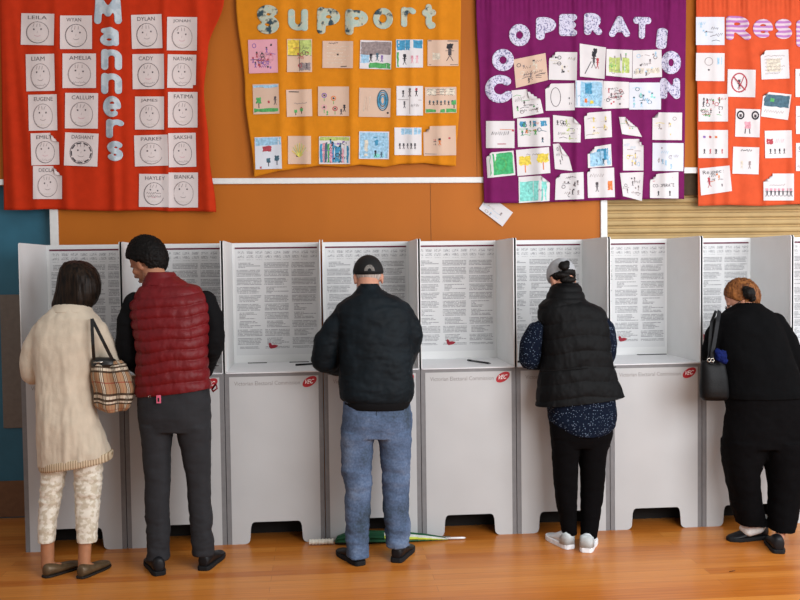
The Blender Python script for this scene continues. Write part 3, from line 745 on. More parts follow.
G3 = 'drawings on the purple banner'
def g(seed, *cols, n=9): return lambda s: generic(s, seed, list(cols), n)
def d_green(s): s.patch(.12, .95, .06, .93, BG); s.circle(.5, .5, .2, .25, GN, .05)
def d_tealsheet(s): s.patch(.04, .9, .2, .96, AQ); s.person(.4, .8, .2, GN); s.scrib(.3, .75, .5, .6, SL, 6)
def d_yt(s): s.tree(.25, .9, .6, YE); s.tree(.8, .85, .6, YE); s.scrib(.3, .7, .2, .25, FG, 5)
def d_bluehouse(s): s.patch(.1, .95, .25, .95, PB); s.patch(.4, .85, .15, .7, BL); s.person(.4, .9, .3, SL); s.person(.65, .9, .3, SL)
def d_seaside(s): s.patch(.04, .96, .05, .95, PB); s.patch(.3, .6, .1, .5, BL); s.dot(.35, .75, .08, OR); s.dot(.6, .8, .06, YE); s.scrib(.1, .9, .55, .62, BL, 9)
def d_fig2(s): s.person(.55, .7, .55, GR, BK); s.line([(.2, .9), (.45, .5)], GR, .03); s.dot(.6, .15, .07, BK); s.person(.7, .7, .35, RD)
def d_greenhill(s): s.patch(.1, .9, .3, .85, OL); s.line([(.55, .15), (.58, .4)], GR, .03); generic(s, 14, [GN, FG], 6)
def d_wide(s): s.patch(.1, .9, .65, .85, BE); generic(s, 15, [PB, FG, GR], 8)
def d_word(s): s.text('CO-OPERATE', .1, .85, .42, .55, BK); s.person(.3, .9, .2, BK); s.person(.7, .9, .2, BK); s.line([(.1, .3), (.8, .2)], RD, .02)
def d_sky3(s):
    for k in range(3): s.patch(.08+.32*k, .27+.32*k, .1, .3, BL)
    generic(s, 16, [SL, GN, OR, BK], 11)
def d_redline(s): s.scrib(.2, .8, .4, .52, BK, 9, .025); s.line([(.4, .85), (.7, .85)], RD, .03); s.line([(.05, .3), (.95, .32)], OR, .02); s.dot(.95, .35, .04, RD)
def d_frame(s): s.circle(.35, .5, .17, .35, GR, .02); s.dot(.85, .75, .04, BK); s.dot(.83, .55, .03, BK)
def d_orangefig(s): s.person(.35, .8, .35, GR); s.patch(.75, .97, .45, .75, OR); s.scrib(.1, .6, .2, .3, FG, 6)
def d_faint(s): generic(s, 22, [FG, BE, YE], 8)
RW = ['first row under the letters', 'second row', 'third row', 'fourth row', 'bottom row']
pur = [
 ([(513.5, 59.5), (545.5, 53), (548, 80), (516, 88)], 'c', g(31, GR, FG, BE, n=13), 'tilted cream sheet of dense pencil figures, first row of the purple banner', None),
 (R4(549, 577, 52, 80, .02), 'w', g(32, GR, BK, BE, n=8), 'white drawing with one corner cut off, first row of the purple banner', (0, 0, .22)),
 ([(579.7, 43.5), (606, 47.5), (604.5, 79), (580, 76.5)], 'w', d_fig2, 'drawing of two standing figures, tallest sheet of the first row, purple banner', None),
 ([(606.5, 49), (632.5, 50), (632, 78), (606, 75.5)], 'w', d_greenhill, 'drawing shaded pale green, first row of the purple banner', None),
 ([(632.8, 50.5), (661.5, 49.5), (662, 77), (632.5, 78.5)], 'w', d_wide, 'pale drawing with a yellowish base, first row beside the letter O', None),
 ([(511.5, 90.5), (538, 88), (543.5, 113), (513.5, 118.5)], 'w', g(33, GN, GR, FG, n=10), 'greyish drawing with its upper corner folded over, second row of the purple banner', (1, 0, .42)),
 (R4(545.5, 574.5, 83.5, 110.5, -.02), 'w', d_frame, 'white drawing with an upright oval and black dots, second row of the purple banner', (0, 0, .16)),
 (R4(575.3, 603, 80.5, 107.5, .01), 'b', d_seaside, 'bright blue seaside drawing with an orange spot, second row of the purple banner', None),
 ([(603.5, 81), (629, 82), (629, 108), (602.5, 109)], 'w', g(34, BK, GR, RD, n=12), 'drawing crowded with tiny red and black figures, second row of the purple banner', None),
 (R4(629.2, 661, 82.5, 109.5), 'b', g(35, PB, AQ, SL, n=10), 'pale aqua drawing beside the letter N, second row of the purple banner', None),
 (R4(486, 514.5, 121, 148), 'w', d_redline, 'drawing with a red dash and an orange line, third row start of the purple banner', None),
 (R4(517.5, 550, 118, 146.5, -.03), 'w', d_sky3, 'drawing with three blue patches along its top, third row of the purple banner', None),
 ([(553, 115), (581, 118), (580.5, 142.5), (553.5, 142)], 'w', g(36, GR, OL, BK, n=9), 'crumpled drawing with sagging top edge, third row of the purple banner', (1, 0, .25)),
 ([(584, 113), (611, 111), (612, 137), (585, 139)], 'w', d_faint, 'faint figure drawing, third row of the purple banner above the blue house drawing', (0, 0, .12)),
 ([(619, 117), (632, 117), (642, 137), (622, 134)], 'w', g(37, YE, GN, n=4), 'sheet half peeled and curled to a triangle, third row of the purple banner', (1, 0, .5)),
 (R4(652.5, 682, 112.5, 140, .01), 'w', g(38, BE, FG, YE, n=5), 'nearly blank sheet with one folded corner, third row end of the purple banner', (0, 0, .2)),
 ([(486, 153), (513.5, 150.5), (515.5, 175), (487.5, 178)], 'w', d_green, 'sheet filled solid bright green, fourth row start of the purple banner', (0, 0, .14)),
 ([(516, 150), (549, 147), (550.5, 173), (517.5, 176)], 'w', d_yt, 'drawing of two yellow round trees, fourth row of the purple banner', None),
 ([(553, 144), (565, 143), (572.5, 171), (555, 169)], 'w', g(39, GR, BK, n=3), 'narrow sheet folded nearly in half, fourth row of the purple banner', (1, 0, .45)),
 ([(587.5, 148), (611, 144), (612, 166), (588, 168)], 'w', d_bluehouse, 'drawing of a blue house with folded top corners, fourth row of the purple banner', (0, 0, .3)),
 (R4(623, 643.5, 139, 170.5), 'w', g(40, FG, YE, PB, n=7), 'narrow upright pale drawing under the curled triangular sheet', (1, 0, .2)),
 (R4(652.5, 683.5, 143, 171, .01), 'b', g(41, FG, PB, n=5), 'pale bluish sheet with faint marks, fourth row end of the purple banner', None),
 ([(518.5, 177), (550, 175), (549.5, 201), (519, 203)], 'w', d_tealsheet, 'sheet painted aqua green with folded top corners, bottom row of the purple banner', (1, 0, .25)),
 ([(556, 174), (583.5, 172), (584, 199), (555, 200)], 'w', g(42, GR, FG, n=9), 'grey pencil drawing, bottom row of the purple banner beside the aqua sheet', (0, 0, .15)),
 (R4(587.5, 614.5, 168, 197.5, -.03), 'w', d_orangefig, 'drawing with an orange patch at its edge, bottom row of the purple banner', (0, 0, .12)),
 ([(620, 173), (643.5, 172), (642, 201), (623, 196)], 'w', g(43, GR, FG, n=7), 'tapering sheet lifted at its foot, bottom row of the purple banner', None),
 ([(650, 174.5), (678.5, 172), (678.5, 198.5), (650, 198)], 'w', d_word, 'sheet with dark handwriting across it, bottom row end of the purple banner', (0, 0, .22))]
for q, p, f, lab, cu in pur:
    s = Sheet(B3, q, p, lab, G3, curl=cu, seed=len(lab)*.3); f(s); s.build()
s = Sheet(None, [(488.7, 194.7), (513, 212.5), (502.5, 226.5), (479, 208.5)], 'w', 'loose white sheet slipped off the purple banner, hanging tilted on the orange wall', 'drawings on the purple banner', seed=2)
generic(s, 51, [FG, PB], 4); s.build()

G4 = 'drawings on the coral banner'
def d_ban(s): s.circle(.42, .48, .27, .34, RD, .05); s.line([(.2, .25), (.65, .75)], RD, .04); s.person(.42, .7, .35, GR); s.line([(.6, .2), (.4, .75)], RD, .03)
def d_dark(s): s.patch(.05, .95, .08, .55, SL); s.patch(.1, .9, .2, .35, '#44606e'); s.dot(.35, .3, .07, GN); s.scrib(.1, .8, .7, .8, FG, 8)
def d_bears(s):
    for sx in (-1, 1): s.circle(.5+sx*.3, .22, .13, .13, BK, .06); s.dot(.5+sx*.3, .24, .05, GR)
    s.patch(.38, .62, .45, .7, PK); s.line([(.42, .7), (.4, .88)], GR, .04); s.line([(.58, .7), (.6, .88)], GR, .04)
def d_word2(s): s.text('Respect', .1, .8, .1, .28, BK); s.person(.3, .75, .4, RD); s.dot(.7, .72, .05, GR); generic(s, 61, [GR, OR], 4)
def d_row(s): [s.person(.12+.13*k, .85, .32, BK if k % 2 else GR, PK) for k in range(7)]; s.scrib(.2, .7, .4, .45, FG, 6)
cor = [
 (R4(696, 724.5, 17, 45), 'b', g(71, GR, PB, n=5), 'pale bluish sheet with faint writing beside the letter R, coral banner', None),
 (R4(696, 724.5, 53, 81, .01), 'w', lambda s: (s.circle(.45, .3, .14, .14, FG, .02), s.dot(.45, .6, .03, GR), s.patch(.75, .95, .15, .4, PB)), 'sheet with a pencil circle, second in the outer column of the coral banner', None),
 (R4(698.5, 728, 94, 121.5, .0), 'w', g(72, GR, RD, GN, BK, n=13), 'drawing of many coloured figures on a green base, third in the outer coral column', None),
 (R4(698.5, 728, 130, 158, .0), 'w', lambda s: [s.person(.2+.2*k, .85, .18, RD if k % 2 else BK) for k in range(4)]+[s.dot(.2+.2*k, .25, .04, c) for k, c in enumerate((VI, RD, OR))], 'sheet with rows of tiny figures top and bottom, fourth in the outer coral column', None),
 ([(699.5, 168.5), (729.5, 165.5), (732, 191), (701, 195.5)], 'w', d_word2, 'tilted sheet with handwriting and red figures, lowest in the outer coral column', None),
 (R4(727.5, 755.5, 69.5, 97, .02), 'w', d_ban, 'sheet with a crossed-out red circle sign drawn on it', None),
 (R4(735.5, 760, 109, 137, .03), 'w', d_bears, 'drawing of a figure with two big round dark shapes above', None),
 (R4(732.8, 759, 147, 174, .03), 'w', lambda s: (s.scrib(.3, .72, .1, .15, BK, 5, .025), s.person(.35, .8, .3, BE), s.person(.65, .8, .3, FG)), 'white sheet with a short heading and two pale figures, coral banner', None),
 (R4(761, 789, 50, 79, -.04), 'w', lambda s: (lines(s, FG), s.patch(.2, .7, .3, .75, BE, wob=.01)), 'sheet of faint writing with bent corner below the letter s', (0, 0, .15)),
 ([(763.5, 91.5), (791.5, 94.5), (788, 120), (761, 116.5)], 'w', d_dark, 'drawing with a dark slate band across its upper half, coral banner', (0, 0, .15)),
 (R4(765, 792, 130.5, 158, -.02), 'w', lambda s: [s.person(.2+.17*k, .85, .2, GR if k % 2 else BK) for k in range(4)]+[s.patch(.05, .3, .3, .5, RD), s.scrib(.4, .7, .3, .45, PK, 5)], 'drawing with red marks and small figures, below the dark slate drawing', None),
 (R4(763.5, 794, 173.5, 200.5, .0), 'w', d_row, 'sheet with a row of figures and torn upper corner, lowest on the coral banner', (0, 0, .3)),
 (R4(795.5, 823, 69, 97, .0), 'w', g(81, GR, FG, n=6), 'sheet cut by the photo edge, top of the last coral column', None),
 (R4(796, 824, 106, 134, .0), 'w', g(82, PB, FG, n=6), 'sheet cut by the photo edge, middle of the last coral column', None),
 (R4(796, 824, 143, 171, .0), 'w', g(83, FG, BK, n=6), 'sheet cut by the photo edge, lowest of the last coral column', None)]
for q, p, f, lab, cu in cor:
    s = Sheet(B4, q, p, lab, G4, curl=cu, seed=len(lab)*.7); f(s); s.build()

# ------------------------------------------------------------------ people
M_skin = mat('skin', '#a87458', rough=.55, var=.05, scale=25, spec=.35)
M_skin2 = mat('skin_tanned', '#a8714f', rough=.55, var=.05, scale=25, spec=.35)
M_skin3 = mat('skin_ruddy', '#b58068', rough=.55, var=.06, scale=25, spec=.35)
M_eyew = mat('eye_white', '#e8e4de', rough=.3); M_iris = mat('dark_iris', '#2a1c14', rough=.2)
M_lip = mat('lip', '#9a5548', rough=.5)
def hair_mat(name, a, b, rough=.45, k=90):
    t = NT(name); tc = t.n('ShaderNodeTexCoord'); mp = t.n('ShaderNodeMapping'); mp.inputs['Scale'].default_value = (1, 1, .12)
    t.l(tc.outputs['Object'], mp.inputs[0]); nz = t.n('ShaderNodeTexNoise'); nz.inputs['Scale'].default_value = k; nz.inputs['Detail'].default_value = 5; t.l(mp.outputs[0], nz.inputs[0])
    t.l(t.ramp(nz.outputs[0], [(.35, lin(a)), (.68, lin(b))]), t.b.inputs['Base Color']); t.b.inputs['Roughness'].default_value = rough; t.b.inputs['Specular IOR Level'].default_value = .12
    bp = t.n('ShaderNodeBump'); bp.inputs['Strength'].default_value = .5; bp.inputs['Distance'].default_value = .003; t.l(nz.outputs[0], bp.inputs['Height']); t.l(bp.outputs[0], t.b.inputs['Normal'])
    return t.m
M_hairb = hair_mat('black_hair', '#070606', '#161210', rough=.6, k=140)
M_hairbr = hair_mat('dark_brown_hair', '#0a0706', '#281c13')
M_haira = hair_mat('auburn_hair', '#4a2814', '#8a5830')
M_hairg = hair_mat('grey_stubble', '#8c8078', '#b5aaa2', rough=.8)

def face_matrix(center, yaw, pitch, roll=0):
    """local x = the head's right, y = where the face points, z = crown. yaw > 0 turns towards -X, pitch > 0 looks down"""
    return Matrix.Translation(center) @ Matrix.Rotation(yaw, 4, 'Z') @ Matrix.Rotation(-pitch, 4, 'X') @ Matrix.Rotation(roll, 4, 'Y')
def head_parts(Mx, s=1.0):
    k = Mx @ Matrix.Scale(s, 4); E = lambda c, r, **q: ellip(c, r, k, **q)
    P_ = [E((0, -.012, .028), (.074, .094, .090), n=32, h=20), E((0, .022, -.032), (.058, .066, .080), n=28, h=18), E((0, .060, -.088), (.026, .026, .022)), E((0, .074, .020), (.046, .016, .011)),
          E((0, .089, -.062), (.023, .010, .005)), E((0, .088, -.072), (.020, .010, .0055)), E((-.045, .048, -.022), (.022, .026, .022)), E((.045, .048, -.022), (.022, .026, .022))]
    P_.append(tube([k @ Vector((0, .082, .018)), k @ Vector((0, .098, -.010)), k @ Vector((0, .108, -.030)), k @ Vector((0, .092, -.040))], [.007*s, .009*s, .014*s, .010*s], 12))
    for sx in (-1, 1): P_ += [E((sx*.077, -.012, -.012), (.008, .018, .031)), E((sx*.081, -.018, .002), (.007, .014, .018))]
    return P_
def eyes(Mx, parent, s=1.0):
    k = Mx @ Matrix.Scale(s, 4)
    for sx in (-1, 1):
        e = mesh_obj('eye', *ellip((sx*.031, .0665, -.002), (.013, .010, .0085), k, n=14, h=10), M_eyew, parent)
        mesh_obj('iris', *ellip((sx*.031, .0755, -.004), (.0055, .0025, .0055), k, n=12, h=8), M_iris, e)
    mesh_obj('lips', *join([ellip((0, .0935, -.062), (.021, .008, .004), k, n=14, h=8), ellip((0, .0925, -.0705), (.018, .008, .0045), k, n=14, h=8)]), M_lip, parent)

def hand_parts(wrist, direction, up, side, s=1.0, curl=.5):
    """palm, four unequal fingers bent at two knuckles and a thumb from the side of the palm"""
    d = Vector(direction).normalized(); u = (Vector(up)-d*Vector(up).dot(d)).normalized(); x = d.cross(u)*side
    w = Vector(wrist); out = []
    pc = w + d*.045*s
    Mx = Matrix(((x.x, d.x, u.x, pc.x), (x.y, d.y, u.y, pc.y), (x.z, d.z, u.z, pc.z), (0, 0, 0, 1)))
    out.append(ellip((0, 0, 0), (.040*s, .054*s, .016*s), Mx))
    for i, (off, L) in enumerate(((-.028, .068), (-.010, .078), (.009, .073), (.026, .058))):
        b = w + d*.078*s + x*off*s; a1, a2 = curl*.6, curl*1.5
        p1 = b + (d*math.cos(a1)-u*math.sin(a1))*L*.45*s; p2 = p1 + (d*math.cos(a2)-u*math.sin(a2))*L*.33*s; p3 = p2 + (d*math.cos(a2+.3)-u*math.sin(a2+.3))*L*.22*s
        out += limb([(b-d*.02, .0092*s), (b, .009*s), (p1, .0083*s), (p2, .0075*s), (p3, .0062*s)], 10)
    t0 = w + d*.025*s - x*.030*s; t1 = t0 + d*.030*s - x*.022*s - u*.008; t2 = t1 + d*.028*s - x*.004*s - u*.008
    out += limb([(t0, .012*s), (t1, .0098*s), (t2, .0075*s)], 10)
    return out

def foot_parts(heel, toe_dir, L, h=.06, lift=.012):
    d = Vector(toe_dir).normalized(); x = d.cross(_Z); R = []
    L = L*.92; heel = Vector(heel)+d*.018
    for t, w, hh in ((0, .016, .035), (.12, .024, .05), (.35, .026, .05), (.6, .032, .026), (.85, .032, .014), (1, .014, .010)):
        c = Vector(heel)+d*L*t; R.append([c + x*w*math.cos(2*PI*k/14) + _Z*(.012+hh/2+hh/2*math.sin(2*PI*k/14)) for k in range(14)])
    return [rings(R)]

def shoe(parent, heel, toe_dir, L, m, ms, prof, sole_h=.022, top=None, name='shoe', extra=None):
    """prof: (t, half width, height, inner opening height) along the foot; sole is a slab following the outline"""
    d = Vector(toe_dir).normalized(); x = d.cross(_Z); heel = Vector(heel); heel.z = 0; n = 20; R = []
    for t, w, hh in prof:
        c = heel + d*L*t; ring = []
        for k in range(n):
            a = 2*PI*k/n; ca, sa = math.cos(a), math.sin(a); q = (abs(ca)**2.6+abs(sa)**2.6)**(-1/2.6)
            z = sole_h*.6 + (hh-sole_h*.6)*(.5+.5*sa*q); wz = 1-.22*max(0, sa)
            ring.append(c + x*w*ca*q*wz + _Z*z)
        R.append(ring)
    o = mesh_obj(name, *rings(R), m, parent)
    sb = o.modifiers.new('round', 'SUBSURF'); sb.levels = 1; sb.render_levels = 1
    # sole
    P0 = [(heel + d*L*t, w) for t, w, hh in prof]; out = [c + x*(w+.003) for c, w in P0] + [c - x*(w+.003) for c, w in P0[::-1]]
    out = [out[0]-d*.004] + out[1:-1] + [out[-1]-d*.004]
    N = len(out); V = [(p.x, p.y, .0) for p in out] + [(p.x, p.y, sole_h) for p in out]
    s_ = mesh_obj('sole', V, [tuple(range(N-1, -1, -1)), tuple(range(N, 2*N))] + [(i, (i+1) % N, (i+1) % N+N, i+N) for i in range(N)], ms, o, smooth=False); bevel(s_, .004)
    return o
SHOE = [(0, .020, .080), (.03, .030, .094), (.12, .036, .102), (.28, .038, .098), (.42, .040, .080), (.58, .046, .060), (.75, .047, .042), (.9, .038, .036), (.98, .022, .030), (1, .012, .025)]

def fbm(p, s, sx=1, sy=1, sz=1, seed=0):
    q = Vector((p.x*s*sx+seed, p.y*s*sy+seed*1.7, p.z*s*sz)); return noise.noise(q)+.5*noise.noise(q*2.1)+.25*noise.noise(q*4.3)
def folds(amp=.006, s=9, sx=1, sy=1, sz=1, seed=0):
    return lambda p, n: amp*fbm(p, s, sx, sy, sz, seed)
def puffs(amp, h, seed=0, tilt=0.0, amp2=.002, wav=.006, chev=0, x0=0):
    def f(p, n):
        z = p.z + tilt*(p.x-x0) + wav*noise.noise(p*6+Vector((seed, 0, 0))) + chev*abs(p.x-x0)
        k = abs(math.sin(PI*z/h)); return amp*(k**.45-.75) + amp2*fbm(p, 22, 1, 1, .6, seed)
    return f
def sleeve(pts):                                # (px, py, Y, radius in px) or (world point, radius)
    out = []
    for q in pts:
        if len(q) == 4: p = at(q[0], q[1], q[2]); out.append((p, q[3]*mpp(p)))
        else: out.append((Vector(q[0]), q[1]))
    return out
def shrink(ch, d, k=.72): return [(p, max(.02, min(r-d, r*k))) for p, r in ch]

def drop_crumbs(o):
    bm = bmesh.new(); bm.from_mesh(o.data); bm.verts.ensure_lookup_table(); seen = set(); kill = []
    for v in bm.verts:
        if v.index in seen: continue
        st = [v]; seen.add(v.index); isl = []
        while st:
            w = st.pop(); isl.append(w)
            for e in w.link_edges:
                u = e.other_vert(w)
                if u.index not in seen: seen.add(u.index); st.append(u)
        if len(isl) < 400: kill += isl
    bmesh.ops.delete(bm, geom=kill, context='VERTS'); bm.to_mesh(o.data); bm.free()
def build_body(root, mats_, torso, legs, arms, hands, head, neck, feet, grow=.022, hs=1.0):
    """one continuous figure from crown to soles; clothes are separate children over it"""
    parts = [loft_px(torso, grow=grow)]
    for lg in legs: parts.append(loft_px(lg[1:], grow=.022))
    for ft in feet: parts += ft
    for lg in legs:
        s0 = lg[0]; q = at((s0[1]+s0[2])/2, s0[0]+8, s0[3]); r_ = torso[-2]; q1 = at((s0[1]+s0[2])/2*.6+(r_[1]+r_[2])/2*.4, r_[0]-8, r_[3]); parts += limb([(q1, .085), (q, .065)])
    for lg, ft in zip(legs, feet):
        s0 = lg[-1]; q = at((s0[1]+s0[2])/2, s0[0], s0[3]); s1 = lg[-3]; q1 = at((s1[1]+s1[2])/2, s1[0], s1[3]); rg = ft[0][0][14:28]; c = sum(rg, Vector())/14
        parts += limb([(q1, .034), (q, .028), (Vector((c.x, c.y, .045)), .024)])
    for a in arms: parts += limb(shrink(a, .02))
    for h in hands: parts += h
    parts += head; parts += limb(neck)
    b = union('body', parts, mats_, root, voxel=.0058, smooth=3)
    drop_crumbs(b)
    return b
def leg_join(l, top):                           # legs run up into the trunk
    return l

def hair_shell(Mx, s, region, thick=.012, n=56, h=40, seed=0, rough=.003, fine=0, c=(0, -.012, .028), r=(.074, .094, .090)):
    """scalp-hugging hair: a shell over the cranium that dives under the skin where region(local direction) < 0"""
    V = []; k = Mx @ Matrix.Scale(s, 4)
    for i in range(h+1):
        t = PI*i/h
        for j in range(n):
            a = 2*PI*j/n; d = Vector((math.sin(t)*math.cos(a), math.sin(t)*math.sin(a), math.cos(t)))
            q = region(d); g = max(-1, min(1, q*7)); o = thick*g if g > 0 else .02*g
            o += rough*noise.noise(d*9+Vector((seed, 0, 0)))
            o += fine*noise.noise(Vector((d.x*26+seed, d.y*26, d.z*14)))+fine*.6*noise.noise(d*60)
            V.append(k @ (Vector(c)+Vector((d.x*(r[0]+o), d.y*(r[1]+o), d.z*(r[2]+o)))))
    Fc = [(i*n+j, (i+1)*n+j, (i+1)*n+(j+1) % n, i*n+(j+1) % n) for i in range(h) for j in range(n)]
    return V, Fc

def strap(name, pts, w, th, m, parent, nrm=(0, -1, 0)):
    """flat strap through world points, w wide, th thick"""
    pts = [Vector(p) for p in pts]; R = []
    for i, p in enumerate(pts):
        d = (pts[min(i+1, len(pts)-1)]-pts[max(0, i-1)]).normalized(); nn = Vector(nrm); nn = (nn-d*nn.dot(d)).normalized(); s_ = d.cross(nn)
        R.append([p + s_*w/2 + nn*th/2, p - s_*w/2 + nn*th/2, p - s_*w/2 - nn*th/2, p + s_*w/2 - nn*th/2])
    return mesh_obj(name, *rings(R), m, parent, smooth=False)
TX = lambda px, Y=.09, z=TZ+.022: onz(px, Y, z)

# ---- woman in the cream coat
M_cream = mat('cream_wool', '#c8b9a4', rough=.9, var=.04, scale=12, bump=.25, bscale=160, sheen=.15)
M_rib = stripe_mat('ribbed_cream_knit', '#9c8468', '#cdb99a', 150, 'X', .3)
M_creamt = blotch_mat('cream_print_cotton', '#c4b8a2', '#e0d8c8', scale=38, thr=.5)
M_flat = mat('bronze_leather', '#5d4a33', rough=.4, var=.12, scale=30, metal=.25)
M_flats = mat('dark_sole', '#1e1814', rough=.7)
w1 = empty('person', ground(66, 578)+Vector((0, .1, 0)), 'woman with a dark bob in a cream coat, at the booth by the teal door', 'person', 'voters at the booths')
t1 = [(303, 59, 87, -.24, .06), (308, 53, 90, -.25, .08), (313, 48, 94, -.26, .095), (318, 42, 100, -.27, .105), (324, 36, 104, -.27, .115), (334, 33, 105, -.28, .125), (346, 33, 103, -.29, .13), (360, 35, 98, -.30, .13), (376, 37, 93, -.31, .13),
      (390, 37.5, 93, -.32, .13), (405, 38, 95, -.33, .135), (420, 38.5, 98, -.34, .14), (436, 39, 105, -.34, .145), (450, 40, 111, -.34, .15), (460, 40.5, 112, -.34, .15), (474, 41, 112, -.34, .15)]
aL = sleeve([(41, 332, -.28, 10), (34, 348, -.28, 11.5), (31.5, 364, -.28, 11), (32, 373, -.27, 10.5), (TX(46, -.05), .042), (TX(58, .03), .034)])
aR = sleeve([(98, 330, -.28, 9.5), (105, 346, -.28, 11), (111, 360, -.27, 11), (113, 368, -.26, 10.5), (TX(104, -.05), .042), (TX(92, .05), .034)])
hp = [hand_parts(TX(58, .03)-Vector((.0, .01, 0)), (.5, .9, 0), _Z, -1, .9), hand_parts(TX(92, .05), (-.5, .9, 0), _Z, 1, .9)]
lgs = [[(440, 43, 72, -.35, .085), (470, 42, 65, -.36, .08), (486, 41, 63, -.37, .072), (503, 40, 60, -.38, .066), (520, 38.7, 57, -.40, .06), (542, 38.2, 54.5, -.42, .055)],
       [(440, 72, 102, -.36, .085), (470, 75, 102, -.37, .08), (486, 75, 101, -.38, .072), (503, 75, 100, -.39, .066), (520, 76, 98, -.41, .06), (542, 77.4, 96.8, -.43, .055)]]
anks = [limb(sleeve([(48, 500, -.40, 6.5), (47.5, 545, -.42, 6.6), (47.5, 566, -.43, 6.3)])), limb(sleeve([(87, 500, -.41, 6.5), (85, 545, -.44, 6.3), (84, 566, -.46, 6.0)]))]
hm1 = face_matrix(at(77, 284, -.19), .12, .55, .12)
hL, hR = ground(44, 578), ground(79.5, 579)
tdL, tdR = Vector((.62, .78, 0)), Vector((.42, .90, 0))
build_body(w1, [M_skin2], t1[:-3], [], [aL, aR], hp, head_parts(hm1, .95), [(at(76, 296, -.24), .05), (at(74, 312, -.26), .055)], [anks[0], anks[1]] + [foot_parts(hL, tdL, .22), foot_parts(hR, tdR, .22)] + [limb(sleeve([(55, 440, -.34, 13), (50, 505, -.39, 6)])), limb(sleeve([(88, 440, -.34, 13), (87, 505, -.40, 6)]))])
eyes(hm1, w1, .95)
coat = [loft_px(t1, tilt=0)] + limb(aL[:-1]) + limb(aR[:-1])
def coat_folds(p, n): return .018*fbm(p, 5.5, 2.2, 1, .45, 3)*min(1, max(.3, (1.4-p.z)*1.6)) + .003*fbm(p, 22, 1, 1, .6, 5)
union('coat', coat, M_cream, w1, voxel=.007, smooth=5, disp=coat_folds, cut=[(at(74, 463.5, -.48), (.15, 0, -1))])
mesh_obj('ribbed_hem', *loft_px([(456, 40.4, 112, -.34, .146), (458, 40, 112.6, -.34, .150), (463, 40.2, 112.2, -.34, .150), (464.5, 41, 111.5, -.34, .146)], tilt=5.5), M_rib, w1)
mesh_obj('collar', *loft_px([(302, 58.5, 86, -.235, .07), (305, 54, 90, -.24, .085), (309, 51.5, 92, -.245, .095), (312, 50, 93.5, -.25, .10)], ex=2.1), M_cream, w1)
union('trousers', [loft_px([(436, 43, 102, -.345, .105), (455, 42, 102, -.345, .10), (466, 42, 102.5, -.35, .09)])] + [loft_px(l) for l in lgs], M_creamt, w1, voxel=.006, smooth=3,
      disp=lambda p, n: (.005 if .38 < p.z < .68 else .002)*fbm(p, 13, .6, .6, 2.6, 2)*1.6)
hl = [(260.5, 70, 82, -.195, .03), (263, 64, 89, -.19, .075), (268, 60.5, 95, -.19, .100), (275, 58.5, 99, -.195, .112), (279, 58, 100, -.205, .106), (284, 57, 100.8, -.215, .097), (293, 55, 100.5, -.22, .096), (300, 53.2, 98, -.225, .092), (305, 52, 94.5, -.23, .085), (308.5, 53, 91, -.23, .075)]
union('hair', [loft_px(hl, ex=2.1, n=48)], M_hairbr, w1, voxel=.006, smooth=4, disp=lambda p, n: .004*fbm(p, 30, 1.5, 1.5, .18, 4))
SF = [(0, .014, .055), (.03, .026, .070), (.12, .033, .074), (.25, .035, .064), (.4, .037, .052), (.6, .043, .050), (.78, .043, .043), (.92, .030, .034), (1, .012, .024)]
for h_, d_ in ((hL, tdL), (hR, tdR)): shoe(w1, h_, d_, .245, M_flat, M_flats, SF, .012)

# ---- the checked bag on her shoulder
M_plaid = plaid_mat(); M_blk = mat('black_leather', '#141210', rough=.35, spec=.5); M_gold = mat('steel_buckle', '#b0aca4', rough=.25, metal=.9)
bag = empty('shoulder_bag', at(111, 411, -.38), 'tan check shoulder bag with thin black straps hanging from the cream-coated woman', 'handbag')
sec = [(360.5, 92, 121, -.37, .030), (366, 90.5, 126, -.375, .045), (376, 91, 131.5, -.38, .058), (388, 92.5, 134, -.38, .064), (400, 94, 133, -.38, .062), (407, 96, 131, -.38, .055), (411, 100, 127, -.38, .04)]
V, Fc = loft_px(sec, n=40, ex=2.3)
nr = len(V)//40; uvs = []
for r_ in range(nr):
    for k in range(40): uvs.append((abs(((k/40+.25) % 1)*2-1), r_/(nr-1)))
V = [v + Vector((.004*math.sin(v.z*40), 1*(.013*math.sin(v.x*62+v.z*14)), .004*math.sin(v.x*50))) for v in V]
mesh_obj('bag_body', V, Fc, M_plaid, bag, uv=uvs)
mesh_obj('black_rim', *loft_px([(357.5, 93, 112, -.372, .028), (360, 91.5, 116, -.374, .040), (364, 91, 117, -.376, .046), (366, 92, 114, -.376, .044)]), M_blk, bag)
mesh_obj('buckle', *tube([at(93.5, 362.5, -.428), at(103, 362, -.432)], .004, 10), M_gold, bag)
strap('strap', [at(92, 319.5, -.395), at(92.2, 330, -.425), at(93, 345, -.435), at(94, 360, -.42)], .017, .004, M_blk, bag)
strap('strap', [at(92, 319, -.395), at(97, 329, -.42), at(104, 343, -.43), at(112, 359, -.42)], .017, .004, M_blk, bag)
strap('strap', [at(92, 319, -.395), at(92.5, 320, -.33), at(94, 323, -.27), at(95, 326, -.20)], .017, .004, M_blk, bag, nrm=(0, 0, 1))

